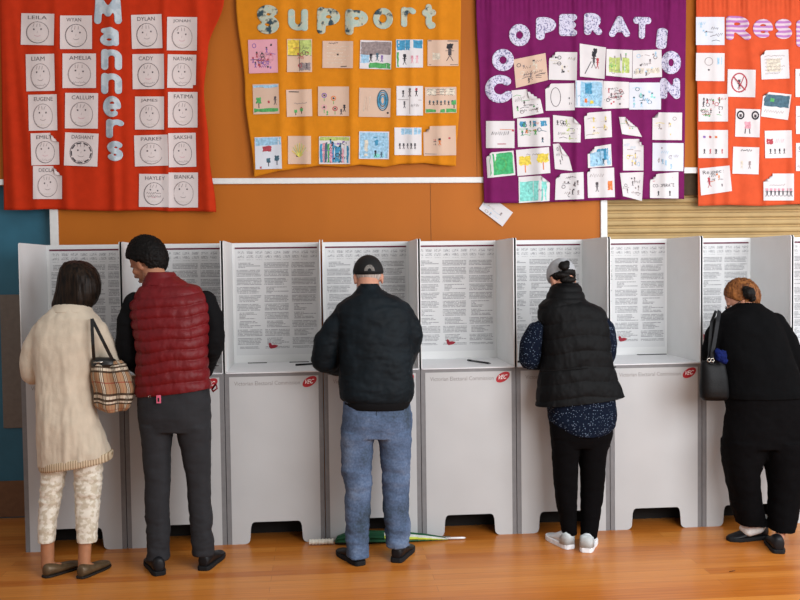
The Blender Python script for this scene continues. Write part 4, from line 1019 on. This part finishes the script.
# ---- man in the red vest
M_vred = mat('red_quilted_nylon', '#650d13', rough=.5, var=.06, scale=14, spec=.25, bump=.35, bscale=45)
M_blkk = mat('black_knit', '#08080a', rough=.85, var=.1, scale=20, spec=.15)
M_char = mat('charcoal_trouser_cloth', '#242427', rough=.85, var=.06, scale=14)
M_shoeb = mat('black_leather_shoe', '#0b0b0f', rough=.5, var=.1, spec=.3); M_soleb = mat('dark_rubber', '#121214', rough=.8)
m2 = empty('person', ground(180, 573)+Vector((0, .1, 0)), 'tall man in a red quilted vest and charcoal trousers at the second booth', 'person', 'voters at the booths')
t2 = [(276, 149, 175, -.25, .075), (280, 145, 180, -.26, .09), (284, 142, 190, -.27, .10), (288, 139, 199, -.28, .11), (293, 135.5, 205, -.29, .12), (301, 130, 209, -.30, .13), (315, 130.5, 210, -.31, .135), (332, 133.5, 209.5, -.32, .14),
      (350, 136.5, 208, -.33, .14), (368, 136, 208.5, -.335, .138), (384, 135.5, 210.5, -.34, .138), (393, 135.5, 212, -.34, .138), (402, 136, 212, -.34, .13)]
aL = sleeve([(135, 303, -.29, 11), (129, 322, -.29, 12), (128, 343, -.28, 12), (131, 358, -.27, 11.5), (TX(146, -.06), .045), (TX(158, .04), .034)])
aR = sleeve([(206, 300, -.29, 10), (212, 318, -.29, 11.5), (213.5, 335, -.28, 11.5), (212, 347, -.27, 11.5), (TX(205, -.06), .045), (TX(192, .04), .034)])
hp = [hand_parts(TX(158, .04), (.3, .95, 0), _Z, -1), hand_parts(TX(192, .04), (-.4, .9, 0), _Z, 1)]
lgs = [[(424, 140, 174.5, -.345, .115), (440, 141.5, 172, -.35, .105), (450, 142.5, 170.5, -.355, .10), (480, 145, 170.5, -.375, .085), (500, 145, 169.5, -.39, .08), (530, 147, 169.5, -.41, .075), (558, 147, 169.5, -.43, .072)],
       [(424, 174.5, 211, -.345, .115), (440, 178.5, 211, -.345, .105), (450, 181, 211, -.35, .10), (480, 187, 210.5, -.36, .085), (500, 188, 211, -.37, .08), (530, 190.5, 213, -.39, .075), (554, 192.5, 214, -.405, .072)]]
hL, hR = ground(160, 576), ground(203, 571); tdL, tdR = Vector((-.34, .94, 0)), Vector((.22, .97, 0))
hm2 = face_matrix(at(146.5, 262, -.20), .95, .50, -.12)
build_body(m2, [M_skin], t2, lgs, [aL, aR], hp, head_parts(hm2, 1.06), [(at(152, 268, -.235), .060), (at(159, 286, -.275), .062)], [foot_parts(hL, tdL, .25), foot_parts(hR, tdR, .25)])
eyes(hm2, m2, 1.06)
sw = [loft_px([(a+2, b+5, c-5, y, r-.024) for a, b, c, y, r in t2[2:-1]])] + limb(aL[:-1]) + limb(aR[:-1])
union('sweater', sw, M_blkk, m2, voxel=.007, smooth=4, disp=folds(.005, 12, 1, 1, 1.6, 5))
union('vest', [loft_px(t2, tilt=1)], M_vred, m2, voxel=.005, smooth=3, disp=puffs(.012, .060, 1, -.06, .004, .016), cut=[(at(174, 394.5, -.48), (.10, 0, -1))])
mesh_obj('vest_collar', *loft_px([(272, 147, 174, -.248, .086), (274.5, 146, 176, -.25, .088), (278, 144.5, 177.5, -.252, .092), (282, 143.5, 181, -.262, .098), (285, 142.5, 184, -.27, .10)], ex=2.1), M_vred, m2)
lp = [at(212, 389, -.42), at(216, 384, -.43), at(217, 388.5, -.44), at(213, 391.5, -.43)]
mesh_obj('hem_cord', *tube(lp+[lp[0]], .005, 8), M_vred, m2)
union('trousers', [loft_px([(384, 138, 209, -.34, .125), (400, 137.5, 210.5, -.345, .13), (415, 138, 211, -.345, .135), (430, 140, 211, -.345, .12)])] + [loft_px(l) for l in lgs], M_char, m2, voxel=.006, smooth=4,
      disp=lambda p, n: .0035*fbm(p, 11, .8, .8, 1.6, 4)*(2.2 if p.z < .30 else 1))
hr = hair_shell(hm2, 1.06, lambda d: (.42+d.z*.9 - max(0, d.y)*1.05 - (.18 if abs(d.x) > .8 and d.y > -.25 else 0)) if d.y > -.30 else (1.25+d.z), thick=.022, seed=2, rough=.004, fine=.0045, c=(0, -.018, .018), r=(.076, .094, .100), n=140, h=100)
mesh_obj('hair', *hr, M_hairb, m2)
for h_, d_ in ((hL, tdL), (hR, tdR)): shoe(m2, h_, d_, .29, M_shoeb, M_soleb, SHOE, .024)
M_pinkt = mat('pink_plastic', '#d0607a', rough=.4)
tg = empty('key_tag', at(149.5, 401, -.495), 'small pink tag dangling at the waist of the red-vested man', 'tag')
mesh_obj('tag_plate', *join([box(at(147.6, 0, -.49).x, at(152, 0, -.49).x, -.497, -.489, at(0, 407, -.49).z, at(0, 399, -.49).z)]), M_pinkt, tg, smooth=False)
mesh_obj('tag_loop', *tube([at(149, 398, -.484), at(148.2, 396, -.486), at(150, 395, -.486), at(151, 398, -.484)], .0018, 8), M_gold, tg)
mesh_obj('printed_face', *box(at(148.8, 0, -.49).x, at(150.6, 0, -.49).x, -.4985, -.497, at(0, 405.5, -.49).z, at(0, 401.5, -.49).z), M_blk, tg, smooth=False)

# ---- man in the navy jacket and jeans
M_navy = mat('dark_navy_nylon', '#0a1217', rough=.65, var=.15, scale=10, spec=.14)
def denim():
    t = NT('faded_denim'); tc = t.n('ShaderNodeTexCoord'); n1 = t.n('ShaderNodeTexNoise'); n1.inputs['Scale'].default_value = 5; n2 = t.n('ShaderNodeTexNoise'); n2.inputs['Scale'].default_value = 90; n2.inputs['Detail'].default_value = 4
    t.l(tc.outputs['Object'], n1.inputs[0]); t.l(tc.outputs['Object'], n2.inputs[0])
    t.l(t.ramp(t.math('ADD', t.math('MULTIPLY', n1.outputs[0], .7), t.math('MULTIPLY', n2.outputs[0], .3)), [(.36, lin('#38434f')), (.52, lin('#50607a')), (.66, lin('#6c7b92'))]), t.b.inputs['Base Color']); t.b.inputs['Roughness'].default_value = .9; t.b.inputs['Specular IOR Level'].default_value = .1
    return t.m
M_denim = denim(); M_seam2 = mat('denim_stitching', '#2f3a49', rough=.9)
M_cap = mat('black_cap_cloth', '#0d0d0e', rough=.75, var=.1); M_emb = mat('grey_embroidery', '#6a6662', rough=.9, var=.2, scale=120)
m4 = empty('person', ground(380, 562)+Vector((0, .1, 0)), 'man in a black cap, dark navy jacket and faded blue jeans', 'person', 'voters at the booths')
t4 = [(285, 360, 378, -.27, .06), (289, 357.5, 382, -.275, .08), (293, 354, 388, -.28, .095), (298, 347, 399, -.29, .11), (304, 338, 407, -.29, .12), (312, 336, 411, -.30, .13), (325, 337, 412, -.305, .14), (345, 338.5, 412, -.31, .148),
      (365, 339, 413, -.315, .15), (387, 338.5, 414, -.32, .152), (396, 339.5, 413, -.32, .15), (401, 342.5, 411, -.32, .142), (408, 344, 409.5, -.32, .138), (414, 345, 409, -.32, .13)]
aL = sleeve([(345, 314, -.29, 11), (336, 328, -.29, 13), (327, 343, -.28, 14), (324.5, 358, -.265, 14), (TX(338, -.05), .052), (TX(352, .05), .040)])
aR = sleeve([(401, 312, -.29, 11.5), (407, 324, -.29, 13), (410, 335, -.28, 13.5), (408, 345, -.26, 12.5), (TX(404, -.05), .050), (TX(394, .05), .040)])
hp = [hand_parts(TX(352, .05), (.3, .95, 0), _Z, -1), hand_parts(TX(394, .05), (-.4, .9, 0), _Z, 1)]
lgs = [[(430, 341, 375.5, -.325, .115), (450, 340.5, 373, -.33, .105), (475, 342, 371.5, -.35, .092), (490, 345, 371, -.36, .086), (510, 344.5, 370.5, -.375, .083), (535, 346, 368.5, -.40, .078), (555, 346.5, 369, -.425, .088)],
       [(430, 376, 411.5, -.325, .115), (450, 380, 410.5, -.33, .105), (475, 381.5, 409.5, -.345, .092), (490, 383, 409.5, -.355, .086), (510, 383, 409.5, -.37, .083), (530, 385, 409.5, -.385, .078), (545, 386, 410.5, -.40, .078)]]
hL, hR = ground(361, 566), ground(396, 563); tdL, tdR = Vector((-.38, .92, 0)), Vector((.36, .93, 0))
hm4 = face_matrix(at(368.3, 278.5, -.21), .02, .42, 0)
build_body(m4, [M_skin3], t4[:-2], lgs, [aL, aR], hp, head_parts(hm4, 1.0), [(at(368, 281, -.245), .060), (at(368.5, 296, -.28), .064)], [foot_parts(hL, tdL, .24), foot_parts(hR, tdR, .24)])
eyes(hm4, m4, 1.0)
def jk(p, n): return .006*fbm(p, 9, 1, 1, 1, 6)+.0035*fbm(p, 20, .7, .7, 1.8, 8)
union('jacket', [loft_px(t4[:-2])] + limb(aL[:-1]) + limb(aR[:-1]), M_navy, m4, voxel=.007, smooth=4, disp=jk)
mesh_obj('jacket_collar', *loft_px([(283.5, 359.5, 378, -.262, .082), (288, 358, 380.5, -.266, .088), (293, 356.5, 384, -.275, .092), (296, 355, 387, -.28, .09)], ex=2.1), M_navy, m4)
mesh_obj('ribbed_waistband', *loft_px([(399, 344, 410.5, -.32, .142), (403, 343.5, 410, -.32, .143), (407.5, 344.5, 409.5, -.32, .138)]), M_blkk, m4)
jn = union('jeans', [loft_px([(398, 344, 409.5, -.32, .125), (412, 342.5, 411.5, -.325, .132), (424, 341.5, 412, -.325, .135), (436, 341, 411.5, -.325, .12)])] + [loft_px(l) for l in lgs], M_denim, m4, voxel=.006, smooth=4,
      disp=lambda p, n: .006*fbm(p, 11, .8, .8, 1.8, 7)*(1+1.3*max(0, 1-abs(p.z-.12)/.16)+.5*max(0, 1-abs(p.z-.48)/.12)))
capf = lambda d: .30+d.z*1.0-(.10 if d.y > 0 else 0)
cp = mesh_obj('cap', *hair_shell(hm4, 1.0, lambda d: .10+d.z-(.48*d.y if d.y < 0 else -.1*d.y), thick=.014, rough=0, seed=1), M_cap, m4)
Mb = hm4
br = []
for k in range(15):
    a = PI*k/14; br.append((Mb @ Vector((.072*math.cos(a), .055+.03*math.sin(a), .035)), Mb @ Vector((.070*math.cos(a), .060+.105*math.sin(a), .018))))
V = [p for q in br for p in q] + [p - (Mb.to_3x3() @ Vector((0, 0, .004))) for q in br for p in q]; N = len(br)*2
Fc = [(2*i, 2*i+1, 2*i+3, 2*i+2) for i in range(len(br)-1)] + [(N+2*i, N+2*i+2, N+2*i+3, N+2*i+1) for i in range(len(br)-1)] + [(2*i+1, N+2*i+1, N+2*i+3, 2*i+3) for i in range(len(br)-1)]
mesh_obj('cap_brim', V, Fc, M_cap, cp)
def onshell(Mx, d, t, s=1.0, c=(0, -.012, .028), r=(.074, .094, .090)):
    d = Vector(d).normalized(); return Mx @ (Vector((c[0]+d.x*(r[0]+t), c[1]+d.y*(r[1]+t), c[2]+d.z*(r[2]+t)))*s)
arc = []
for k in range(13):
    a = PI*k/12; arc.append((onshell(hm4, (.34*math.cos(a), -.95, -.30+.34*math.sin(a)), .0155), onshell(hm4, (.13*math.cos(a), -.98, -.30+.14*math.sin(a)), .0155)))
V = [p for q in arc for p in q]; mesh_obj('embroidered_patch', V, [(2*i, 2*i+1, 2*i+3, 2*i+2) for i in range(12)], M_emb, cp)
mesh_obj('hair', *hair_shell(hm4, 1.0, lambda d: (.72 if d.y < -.2 else .3)+d.z*1.0-max(0, d.y)*.9, thick=.0025, rough=.001), M_hairg, m4)
for h_, d_ in ((hL, tdL), (hR, tdR)): shoe(m4, h_, d_, .28, M_shoeb, M_soleb, SHOE, .026)
mesh_obj('centre_seam', *tube([at(376.5, 408, -.452), at(376.5, 420, -.452), at(376.2, 432, -.43)], .0025, 8), M_seam2, jn)

# ---- woman in the black puffer vest
M_vblk = mat('black_quilted_nylon', '#050506', rough=.65, var=.1, scale=14, spec=.13)
M_dots = dots_mat('navy_speckled_cotton', '#0b1220', '#8ea0b8', 100, .17)
M_legg = mat('black_leggings', '#050405', rough=.9, var=.08, spec=.08)
M_gcap = mat('light_grey_knit', '#9a9c9f', rough=.85, var=.05, scale=40)
M_swht = mat('white_sneaker_mesh', '#cfd2d4', rough=.6, var=.04, scale=60); M_sgry = mat('pale_grey_suede', '#b2b8b8', rough=.8); M_ssole = mat('white_rubber', '#e4e6e8', rough=.5)
w6 = empty('person', ground(577, 550)+Vector((0, .1, 0)), 'woman in a black puffer vest over a speckled navy shirt, grey cap, white sneakers', 'person', 'voters at the booths')
t6 = [(287, 557, 577, -.195, .065), (292, 552, 580.5, -.20, .085), (298, 548, 583, -.205, .10), (302, 543, 589, -.21, .108), (306, 538.5, 599, -.215, .115), (312, 538, 605, -.22, .12), (326, 540.5, 608, -.225, .128), (345, 541.5, 609.5, -.235, .13), (362, 541, 612, -.24, .13),
      (376, 539, 616, -.245, .135), (392, 537, 622, -.25, .142), (405, 536, 627, -.25, .145), (412, 536, 628, -.25, .142)]
aL = sleeve([(551, 323, -.19, 7), (536, 332, -.21, 10.5), (531, 346, -.20, 11.5), (530, 358, -.19, 11.5), (TX(538, -.03), .040), (TX(549, .06), .032)])
aR = sleeve([(597, 317, -.21, 8), (605, 330, -.21, 10.5), (606, 345, -.20, 11), (605, 355, -.19, 11), (TX(600, -.03), .040), (TX(590, .06), .032)])
hp = [hand_parts(TX(549, .06), (.3, .95, 0), _Z, -1, .9), hand_parts(TX(590, .06), (-.4, .9, 0), _Z, 1, .9)]
lgs = [[(440, 551.5, 580, -.27, .10), (460, 553, 577.5, -.275, .088), (480, 554, 577, -.28, .078), (500, 556, 576.5, -.285, .070), (518, 559.5, 576, -.29, .06), (534, 562, 576.5, -.30, .052)],
       [(440, 578, 608, -.27, .10), (460, 580, 605, -.275, .088), (480, 581, 604, -.28, .078), (500, 581, 602, -.29, .070), (518, 581, 599, -.31, .06), (537, 581, 596.5, -.33, .052)]]
hL, hR = ground(570.5, 549.5), ground(586, 553); tdL, tdR = Vector((-.24, .97, 0)), Vector((.38, .93, 0))
hm6 = face_matrix(at(562, 279.5, -.145), .25, .62, -.05)
build_body(w6, [M_skin3], t6[:-3], lgs, [aL, aR], hp, head_parts(hm6, .93), [(at(563, 284, -.17), .05), (at(566, 300, -.205), .056)], [foot_parts(hL, tdL, .21), foot_parts(hR, tdR, .21)])
eyes(hm6, w6, .93)
union('shirt', [loft_px([(a+3, b+5, c-5, y, r-.022) for a, b, c, y, r in t6[6:9]]), loft_px([(360, 546, 608, -.24, .11), (395, 546.5, 614, -.25, .13), (410, 548, 616, -.255, .132), (419, 549, 615.5, -.26, .138), (426, 552, 613.5, -.265, .139), (431, 559, 608, -.268, .138), (434, 568, 600, -.27, .136)])] + limb(aL[:-1]) + limb(aR[:-1]),
      M_dots, w6, voxel=.006, smooth=3, disp=folds(.005, 12, 1, 1, 1.4, 9))
union('puffer_vest', [loft_px(t6, tilt=0)], M_vblk, w6, voxel=.0055, smooth=3, disp=puffs(.007, .088, 3, -.02, .004, .014, .12, at(578, 350, -.24).x), cut=[(at(581, 405, -.39), (.09, 0, -1))])
union('hood_collar', [loft_px([(283, 556, 578, -.19, .07), (287, 551, 580.5, -.195, .09), (293, 548, 583, -.20, .10), (300, 545.5, 585.5, -.205, .112), (306, 545, 587, -.21, .112)], ex=2.1)], M_vblk, w6, voxel=.0055, smooth=3, disp=puffs(.006, .04, 5, .0))
mesh_obj('vest_seam', *tube([at(539.5, 371, -.385), at(560, 370, -.386), at(580, 368.5, -.388), (at(616, 367, -.30))], .003, 8), M_vblk, w6)
union('leggings', [loft_px([(404, 549, 613.5, -.26, .11), (422, 549.5, 613, -.265, .12), (436, 550.5, 611.5, -.27, .118), (446, 552, 608.5, -.27, .10)])] + [loft_px(l) for l in lgs], M_legg, w6, voxel=.006, smooth=3, disp=folds(.003, 12, 1, 1, 2, 4))
cp6 = mesh_obj('cap', *hair_shell(hm6, .93, lambda d: .12+d.z-(.28*d.y if d.y < 0 else 0), thick=.015, rough=.001, seed=3), M_gcap, w6)
hx = mesh_obj('hair', *hair_shell(hm6, .93, lambda d: (.62+d.z) if d.y < -.1 else .2+d.z*.9-d.y*.8, thick=.011, rough=.003, seed=4), M_hairb, w6)
union('hair_bun', [ellip(at(564, 266, -.262), (.034, .030, .028)), ellip(at(567, 263.5, -.262), (.02, .02, .02)), ellip(at(562, 275, -.225), (.045, .03, .02)), ellip(at(568, 280, -.215), (.05, .035, .022))], M_hairb, w6, voxel=.005, smooth=2, disp=folds(.004, 40, 1, 1, 1, 2))
mesh_obj('earring', *ellip(at(573.5, 281.5, -.20), (.004, .004, .004), n=10, h=6), M_gold, w6)
for h_, d_ in ((hL, tdL), (hR, tdR)):
    so = shoe(w6, h_, d_, .255, M_swht, M_ssole, SHOE, .030)
    d = d_.normalized(); x = d.cross(_Z); R = []
    for t, w_, hh in ((-.012, .024, .082), (.05, .0355, .094), (.14, .0405, .084), (.22, .042, .060)):
        c = Vector((h_.x, h_.y, 0))+d*.255*t; R.append([c + x*w_*sg + _Z*zz for sg, zz in ((1, .026), (.96, hh), (.6, hh+.006), (-.6, hh+.006), (-.96, hh), (-1, .026))])
    mesh_obj('heel_counter', *rings(R), M_sgry, so)

# ---- woman in black with the handbag
M_bk = mat('black_wool_top', '#040405', rough=.9, var=.1, scale=12, spec=.08)
M_bkt = mat('black_trouser_cloth', '#050405', rough=.9, var=.08, spec=.08)
M_sock = mat('white_sock', '#d9d9d6', rough=.9); M_glass = mat('dark_spectacle_frame', '#1a1614', rough=.3)
w8 = empty('person', ground(762, 548)+Vector((0, .1, 0)), 'auburn-haired woman with a black hair tie, all in black, leaning into her booth', 'person', 'voters at the booths')
t8 = [(303, 739, 759, -.21, .06), (307, 734, 764, -.22, .085), (311, 727, 769, -.23, .105), (316, 720, 774, -.235, .118), (322, 717, 779, -.24, .128), (332, 716, 783, -.25, .14), (344, 716, 786, -.26, .148), (356, 717, 790, -.27, .15), (368, 720, 795, -.28, .152),
      (380, 722, 799, -.29, .152), (392, 724, 804, -.30, .155), (401, 725.5, 806, -.30, .155)]
aL = sleeve([(725, 322, -.24, 10), (716, 336, -.23, 11.5), (713.5, 350, -.215, 11.5), (714, 358, -.20, 11), (TX(713, -.06), .042), (TX(722, .04), .032)])
aR = sleeve([(775, 324, -.25, 11), (785, 342, -.25, 12), (792, 358, -.24, 12.5), (795, 368, -.22, 12), (TX(783, -.06), .045), (TX(768, .04), .032)])
hp = [hand_parts(TX(722, .04), (.3, .95, 0), _Z, -1, .92), hand_parts(TX(768, .04), (-.5, .85, 0), _Z, 1, .92)]
lgs = [[(440, 723.5, 768, -.31, .14), (457, 723.7, 762, -.31, .13), (472, 726, 757, -.32, .118), (490, 730, 758, -.325, .105), (507, 733, 761, -.33, .10), (524, 737, 764, -.335, .092)],
       [(440, 764, 806, -.34, .14), (457, 765, 803, -.35, .13), (472, 768, 801, -.37, .115), (490, 770, 799.5, -.39, .10), (507, 770, 797.5, -.41, .092), (530, 771, 792, -.445, .085)]]
hL = ground(767, 538); hR = ground(779, 554); tdL, tdR = Vector((-.97, -.10, 0)), Vector((.30, .95, 0))
hm8 = face_matrix(at(741, 299.5, -.17), 1.05, .60, -.1)
build_body(w8, [M_skin3], t8, lgs, [aL, aR], hp, head_parts(hm8, .96), [(at(744, 303, -.195), .052), (at(748, 314, -.225), .06)], [foot_parts(hL, tdL, .22), foot_parts(hR, tdR, .22)])
eyes(hm8, w8, .96)
union('black_top', [loft_px(t8, tilt=0)] + limb(aL[:-1]) + limb(aR[:-1]), M_bk, w8, voxel=.0075, smooth=4, disp=folds(.007, 8, 1, 1, 1.2, 11), cut=[(at(766, 400.5, -.455), (0, 0, -1))])
union('trousers', [loft_px([(392, 727.5, 804, -.30, .145), (410, 727.5, 806, -.30, .15), (430, 725, 807, -.31, .15), (446, 723.5, 805, -.32, .14)])] + [loft_px(l) for l in lgs], M_bkt, w8, voxel=.007, smooth=4, disp=folds(.006, 9, 1, 1, 1.4, 13))
mesh_obj('hair', *hair_shell(hm8, .96, lambda d: (.45+d.z*.9 - max(0, d.y)*1.0) if d.y > -.3 else 1.25+d.z, thick=.014, rough=.005, fine=.004, seed=6, c=(0, -.020, .016), r=(.074, .092, .100), n=110, h=80), M_haira, w8)
union('hair_tie', [ellip(at(749, 293, -.275), (.036, .032, .038)), ellip(at(746, 289, -.268), (.022, .02, .02)), ellip(at(752, 298, -.262), (.022, .02, .024))], M_hairb, w8, voxel=.005, smooth=2, disp=folds(.005, 45, 1, 1, 1, 3))
gl = hm8 @ Matrix.Scale(.96, 4)
ring_ = []
for sx in (-1, 1): ring_.append(tube([gl @ Vector((sx*.032+.021*math.cos(a), .103, -.004+.017*math.sin(a))) for a in [2*PI*k/20 for k in range(21)]], .0018, 8))
ring_.append(tube([gl @ Vector((-.011, .104, 0)), gl @ Vector((.011, .104, 0))], .0016, 8))
for sx in (-1, 1): ring_.append(tube([gl @ Vector((sx*.053, .102, 0)), gl @ Vector((sx*.080, .06, .002)), gl @ Vector((sx*.086, -.01, .0))], .0018, 8))
mesh_obj('spectacles', *join(ring_), M_glass, w8)
for h_, d_, L in ((hL, tdL, .255), (hR, tdR, .26)): shoe(w8, h_, d_, L, M_shoeb, M_soleb, SHOE, .022)
union('sock', limb([(at(762, 520, -.325), .040), (at(757, 526, -.325), .046), (at(749, 529.5, -.32), .040), (at(743, 528, -.31), .022)]), M_sock, w8, voxel=.005)

hb = empty('handbag', at(713, 400, -.37), 'soft black leather handbag hanging at the auburn-haired woman\'s elbow', 'handbag')
M_blk2 = mat('soft_black_leather', '#050506', rough=.55, spec=.2, bump=.3, bscale=120)
sec = [(361, 702, 722, -.36, .03), (366, 701, 725, -.362, .045), (378, 700.5, 727, -.365, .055), (390, 700, 728, -.365, .06), (397, 700.5, 728, -.365, .055), (400, 703, 726, -.365, .035)]
mesh_obj('bag_body', *loft_px(sec), M_blk2, hb)
strap('strap', [at(719.5, 311, -.33), at(717.5, 322, -.385), at(715, 338, -.40), at(712.5, 352, -.41), at(711.5, 364, -.405)], .022, .006, mat('grey_black_strap', '#121316', rough=.6, spec=.2), hb)
strap('strap', [at(716, 311, -.30), at(711.5, 322, -.36), at(710, 338, -.385), at(709.5, 352, -.39), at(708.5, 364, -.39)], .016, .006, M_blk2, hb)
for px in (709, 712.5): mesh_obj('ring', *tube([at(px, 360, -.415)+Vector((.010*math.cos(a), 0, .010*math.sin(a))) for a in [2*PI*k/16 for k in range(17)]], .0022, 8), M_gold, hb)
M_bluer = mat('royal_blue_cloth', '#081445', rough=.8, spec=.1, var=.15, scale=50)
sb = union('blue_scarf', [ellip(at(721, 356, -.42), (.034, .026, .034)), ellip(at(718, 352, -.425), (.02, .02, .022)), ellip(at(724, 361, -.42), (.02, .02, .02))], M_bluer, hb, voxel=.004, smooth=1, disp=folds(.006, 60, 1, 1, 1, 3))

# ---- umbrella on the floor
M_ug = mat('dark_green_nylon', '#0f4a2c', rough=.5, var=.1); M_uy = mat('lime_yellow_nylon', '#b9c43c', rough=.5); M_uw = mat('white_nylon', '#c9cbc6', rough=.5); M_uk = mat('black_nylon', '#1a1c1e', rough=.5)
M_tape = mat('white_grip_tape', '#dcd6c8', rough=.7)
ua, ub = ground(309, 543), ground(466, 540); ua.y = ub.y = -.075; ua.z, ub.z = .03, .02
um = empty('folded_umbrella', (ua+ub)/2*Vector((1, 1, 0)).x if False else Vector(((ua.x+ub.x)/2, ua.y, 0)), 'green and yellow furled umbrella with a white grip on the floor behind the jeans', 'umbrella')
axis = (ub-ua).normalized(); side = Vector((0, -1, 0)); upv = side.cross(axis); upv = upv if upv.z > 0 else -upv
nn = 64; R = []; MI = []
stn = [(.165, .012), (.18, .030), (.26, .046), (.38, .046), (.5, .042), (.62, .036), (.74, .026), (.84, .014), (.885, .006)]
st2 = []
for a, b_ in zip(stn, stn[1:]):
    for k in range(5): t = k/5; st2.append((a[0]*(1-t)+b_[0]*t, a[1]*(1-t)+b_[1]*t))
st2.append(stn[-1])
for t, r in st2:
    c = ua.lerp(ub, t); c.z = r*.72+.003; ring = []
    for k in range(nn):
        a = 2*PI*k/nn; rr_ = r*(1+.13*math.cos(8*a+t*9)); ring.append(c + side*math.cos(a)*rr_*1.15 + upv*math.sin(a)*rr_*.72)
    R.append(ring)
V, Fc = rings(R)
for i in range(len(Fc)):
    if i >= (len(R)-1)*nn: MI.append(0); continue
    rg, k = divmod(i, nn); g_ = int(((k/nn*8)+rg*.06) % 8); MI.append([0, 1, 2, 0, 3, 0, 0, 3][g_] if rg > len(R)*.45 else [0, 0, 0, 0, 3, 0, 0, 3][g_])
mesh_obj('canopy', V, Fc, [M_ug, M_uy, M_uw, M_uk], um, mi=MI)
c0 = ua.lerp(ub, 0); gp = []
for k in range(29): t = k/28; gp.append((ua.lerp(ub, t*.155), .0155+.0022*math.sin(k*1.7)))
gp = [(Vector((p.x, p.y, .019)), r) for p, r in gp]
mesh_obj('grip', *tube([p for p, _ in gp], [r for _, r in gp], 16), M_tape, um)
mesh_obj('shaft', *tube([Vector((ua.lerp(ub, .15).x, ua.y, .019)), Vector((ua.lerp(ub, .9).x, ua.y, .02))], .005, 10), M_gold, um)
mesh_obj('ferrule', *tube([Vector((ua.lerp(ub, .87).x, ua.y, .010)), Vector((ub.x-.01, ua.y, .009)), Vector((ub.x, ua.y, .009))], [.007, .0065, .003], 12), M_ssole, um)

# small dark floor stain, built as a thin raised sliver
sp = ground(733, 572)
tag(mesh_obj('floor_stain', *tube([sp+Vector((-.02, 0, .003)), sp+Vector((0, .006, .0035)), sp+Vector((.018, .014, .003))], [.002, .003, .0015], 8), mat('dark_stain', '#5a3418', rough=.9)), 'tiny dark stain on the timber floor below the booths', 'stain')


# ------------------------------------------------------------------ light
def area(name, loc, tgt, sx, sy, power, col=(1, 1, 1)):
    l = bpy.data.lights.new(name, 'AREA'); l.shape = 'RECTANGLE'; l.size = sx; l.size_y = sy; l.energy = power; l.color = col
    o = bpy.data.objects.new(name, l); C.objects.link(o); o.location = loc
    o.rotation_euler = (Vector(tgt)-Vector(loc)).to_track_quat('-Z', 'Y').to_euler(); return o
area('ceiling_light', (2.4, -3.0, 4.0), (2.6, -1.0, 0), 4.0, 1.4, 25, (1, .95, .88))
area('window_light', (4.5, -4.0, 2.3), (3.6, .6, 1.1), 3.2, 2.0, 215, (.93, .96, 1))
area('window_light', (7.6, -1.8, 2.4), (3.4, .6, 1.6), 1.6, 2.2, 100, (.88, .94, 1))
wd = bpy.data.worlds.new('hall'); bpy.context.scene.world = wd; wd.use_nodes = True
wd.node_tree.nodes['Background'].inputs[0].default_value = (.90, .90, .91, 1); wd.node_tree.nodes['Background'].inputs[1].default_value = .52
sc = bpy.context.scene
sc.view_settings.view_transform = 'Standard'; sc.view_settings.look = 'None'; sc.view_settings.gamma = 1; sc.view_settings.exposure = 0
sc.view_settings.use_curve_mapping = False
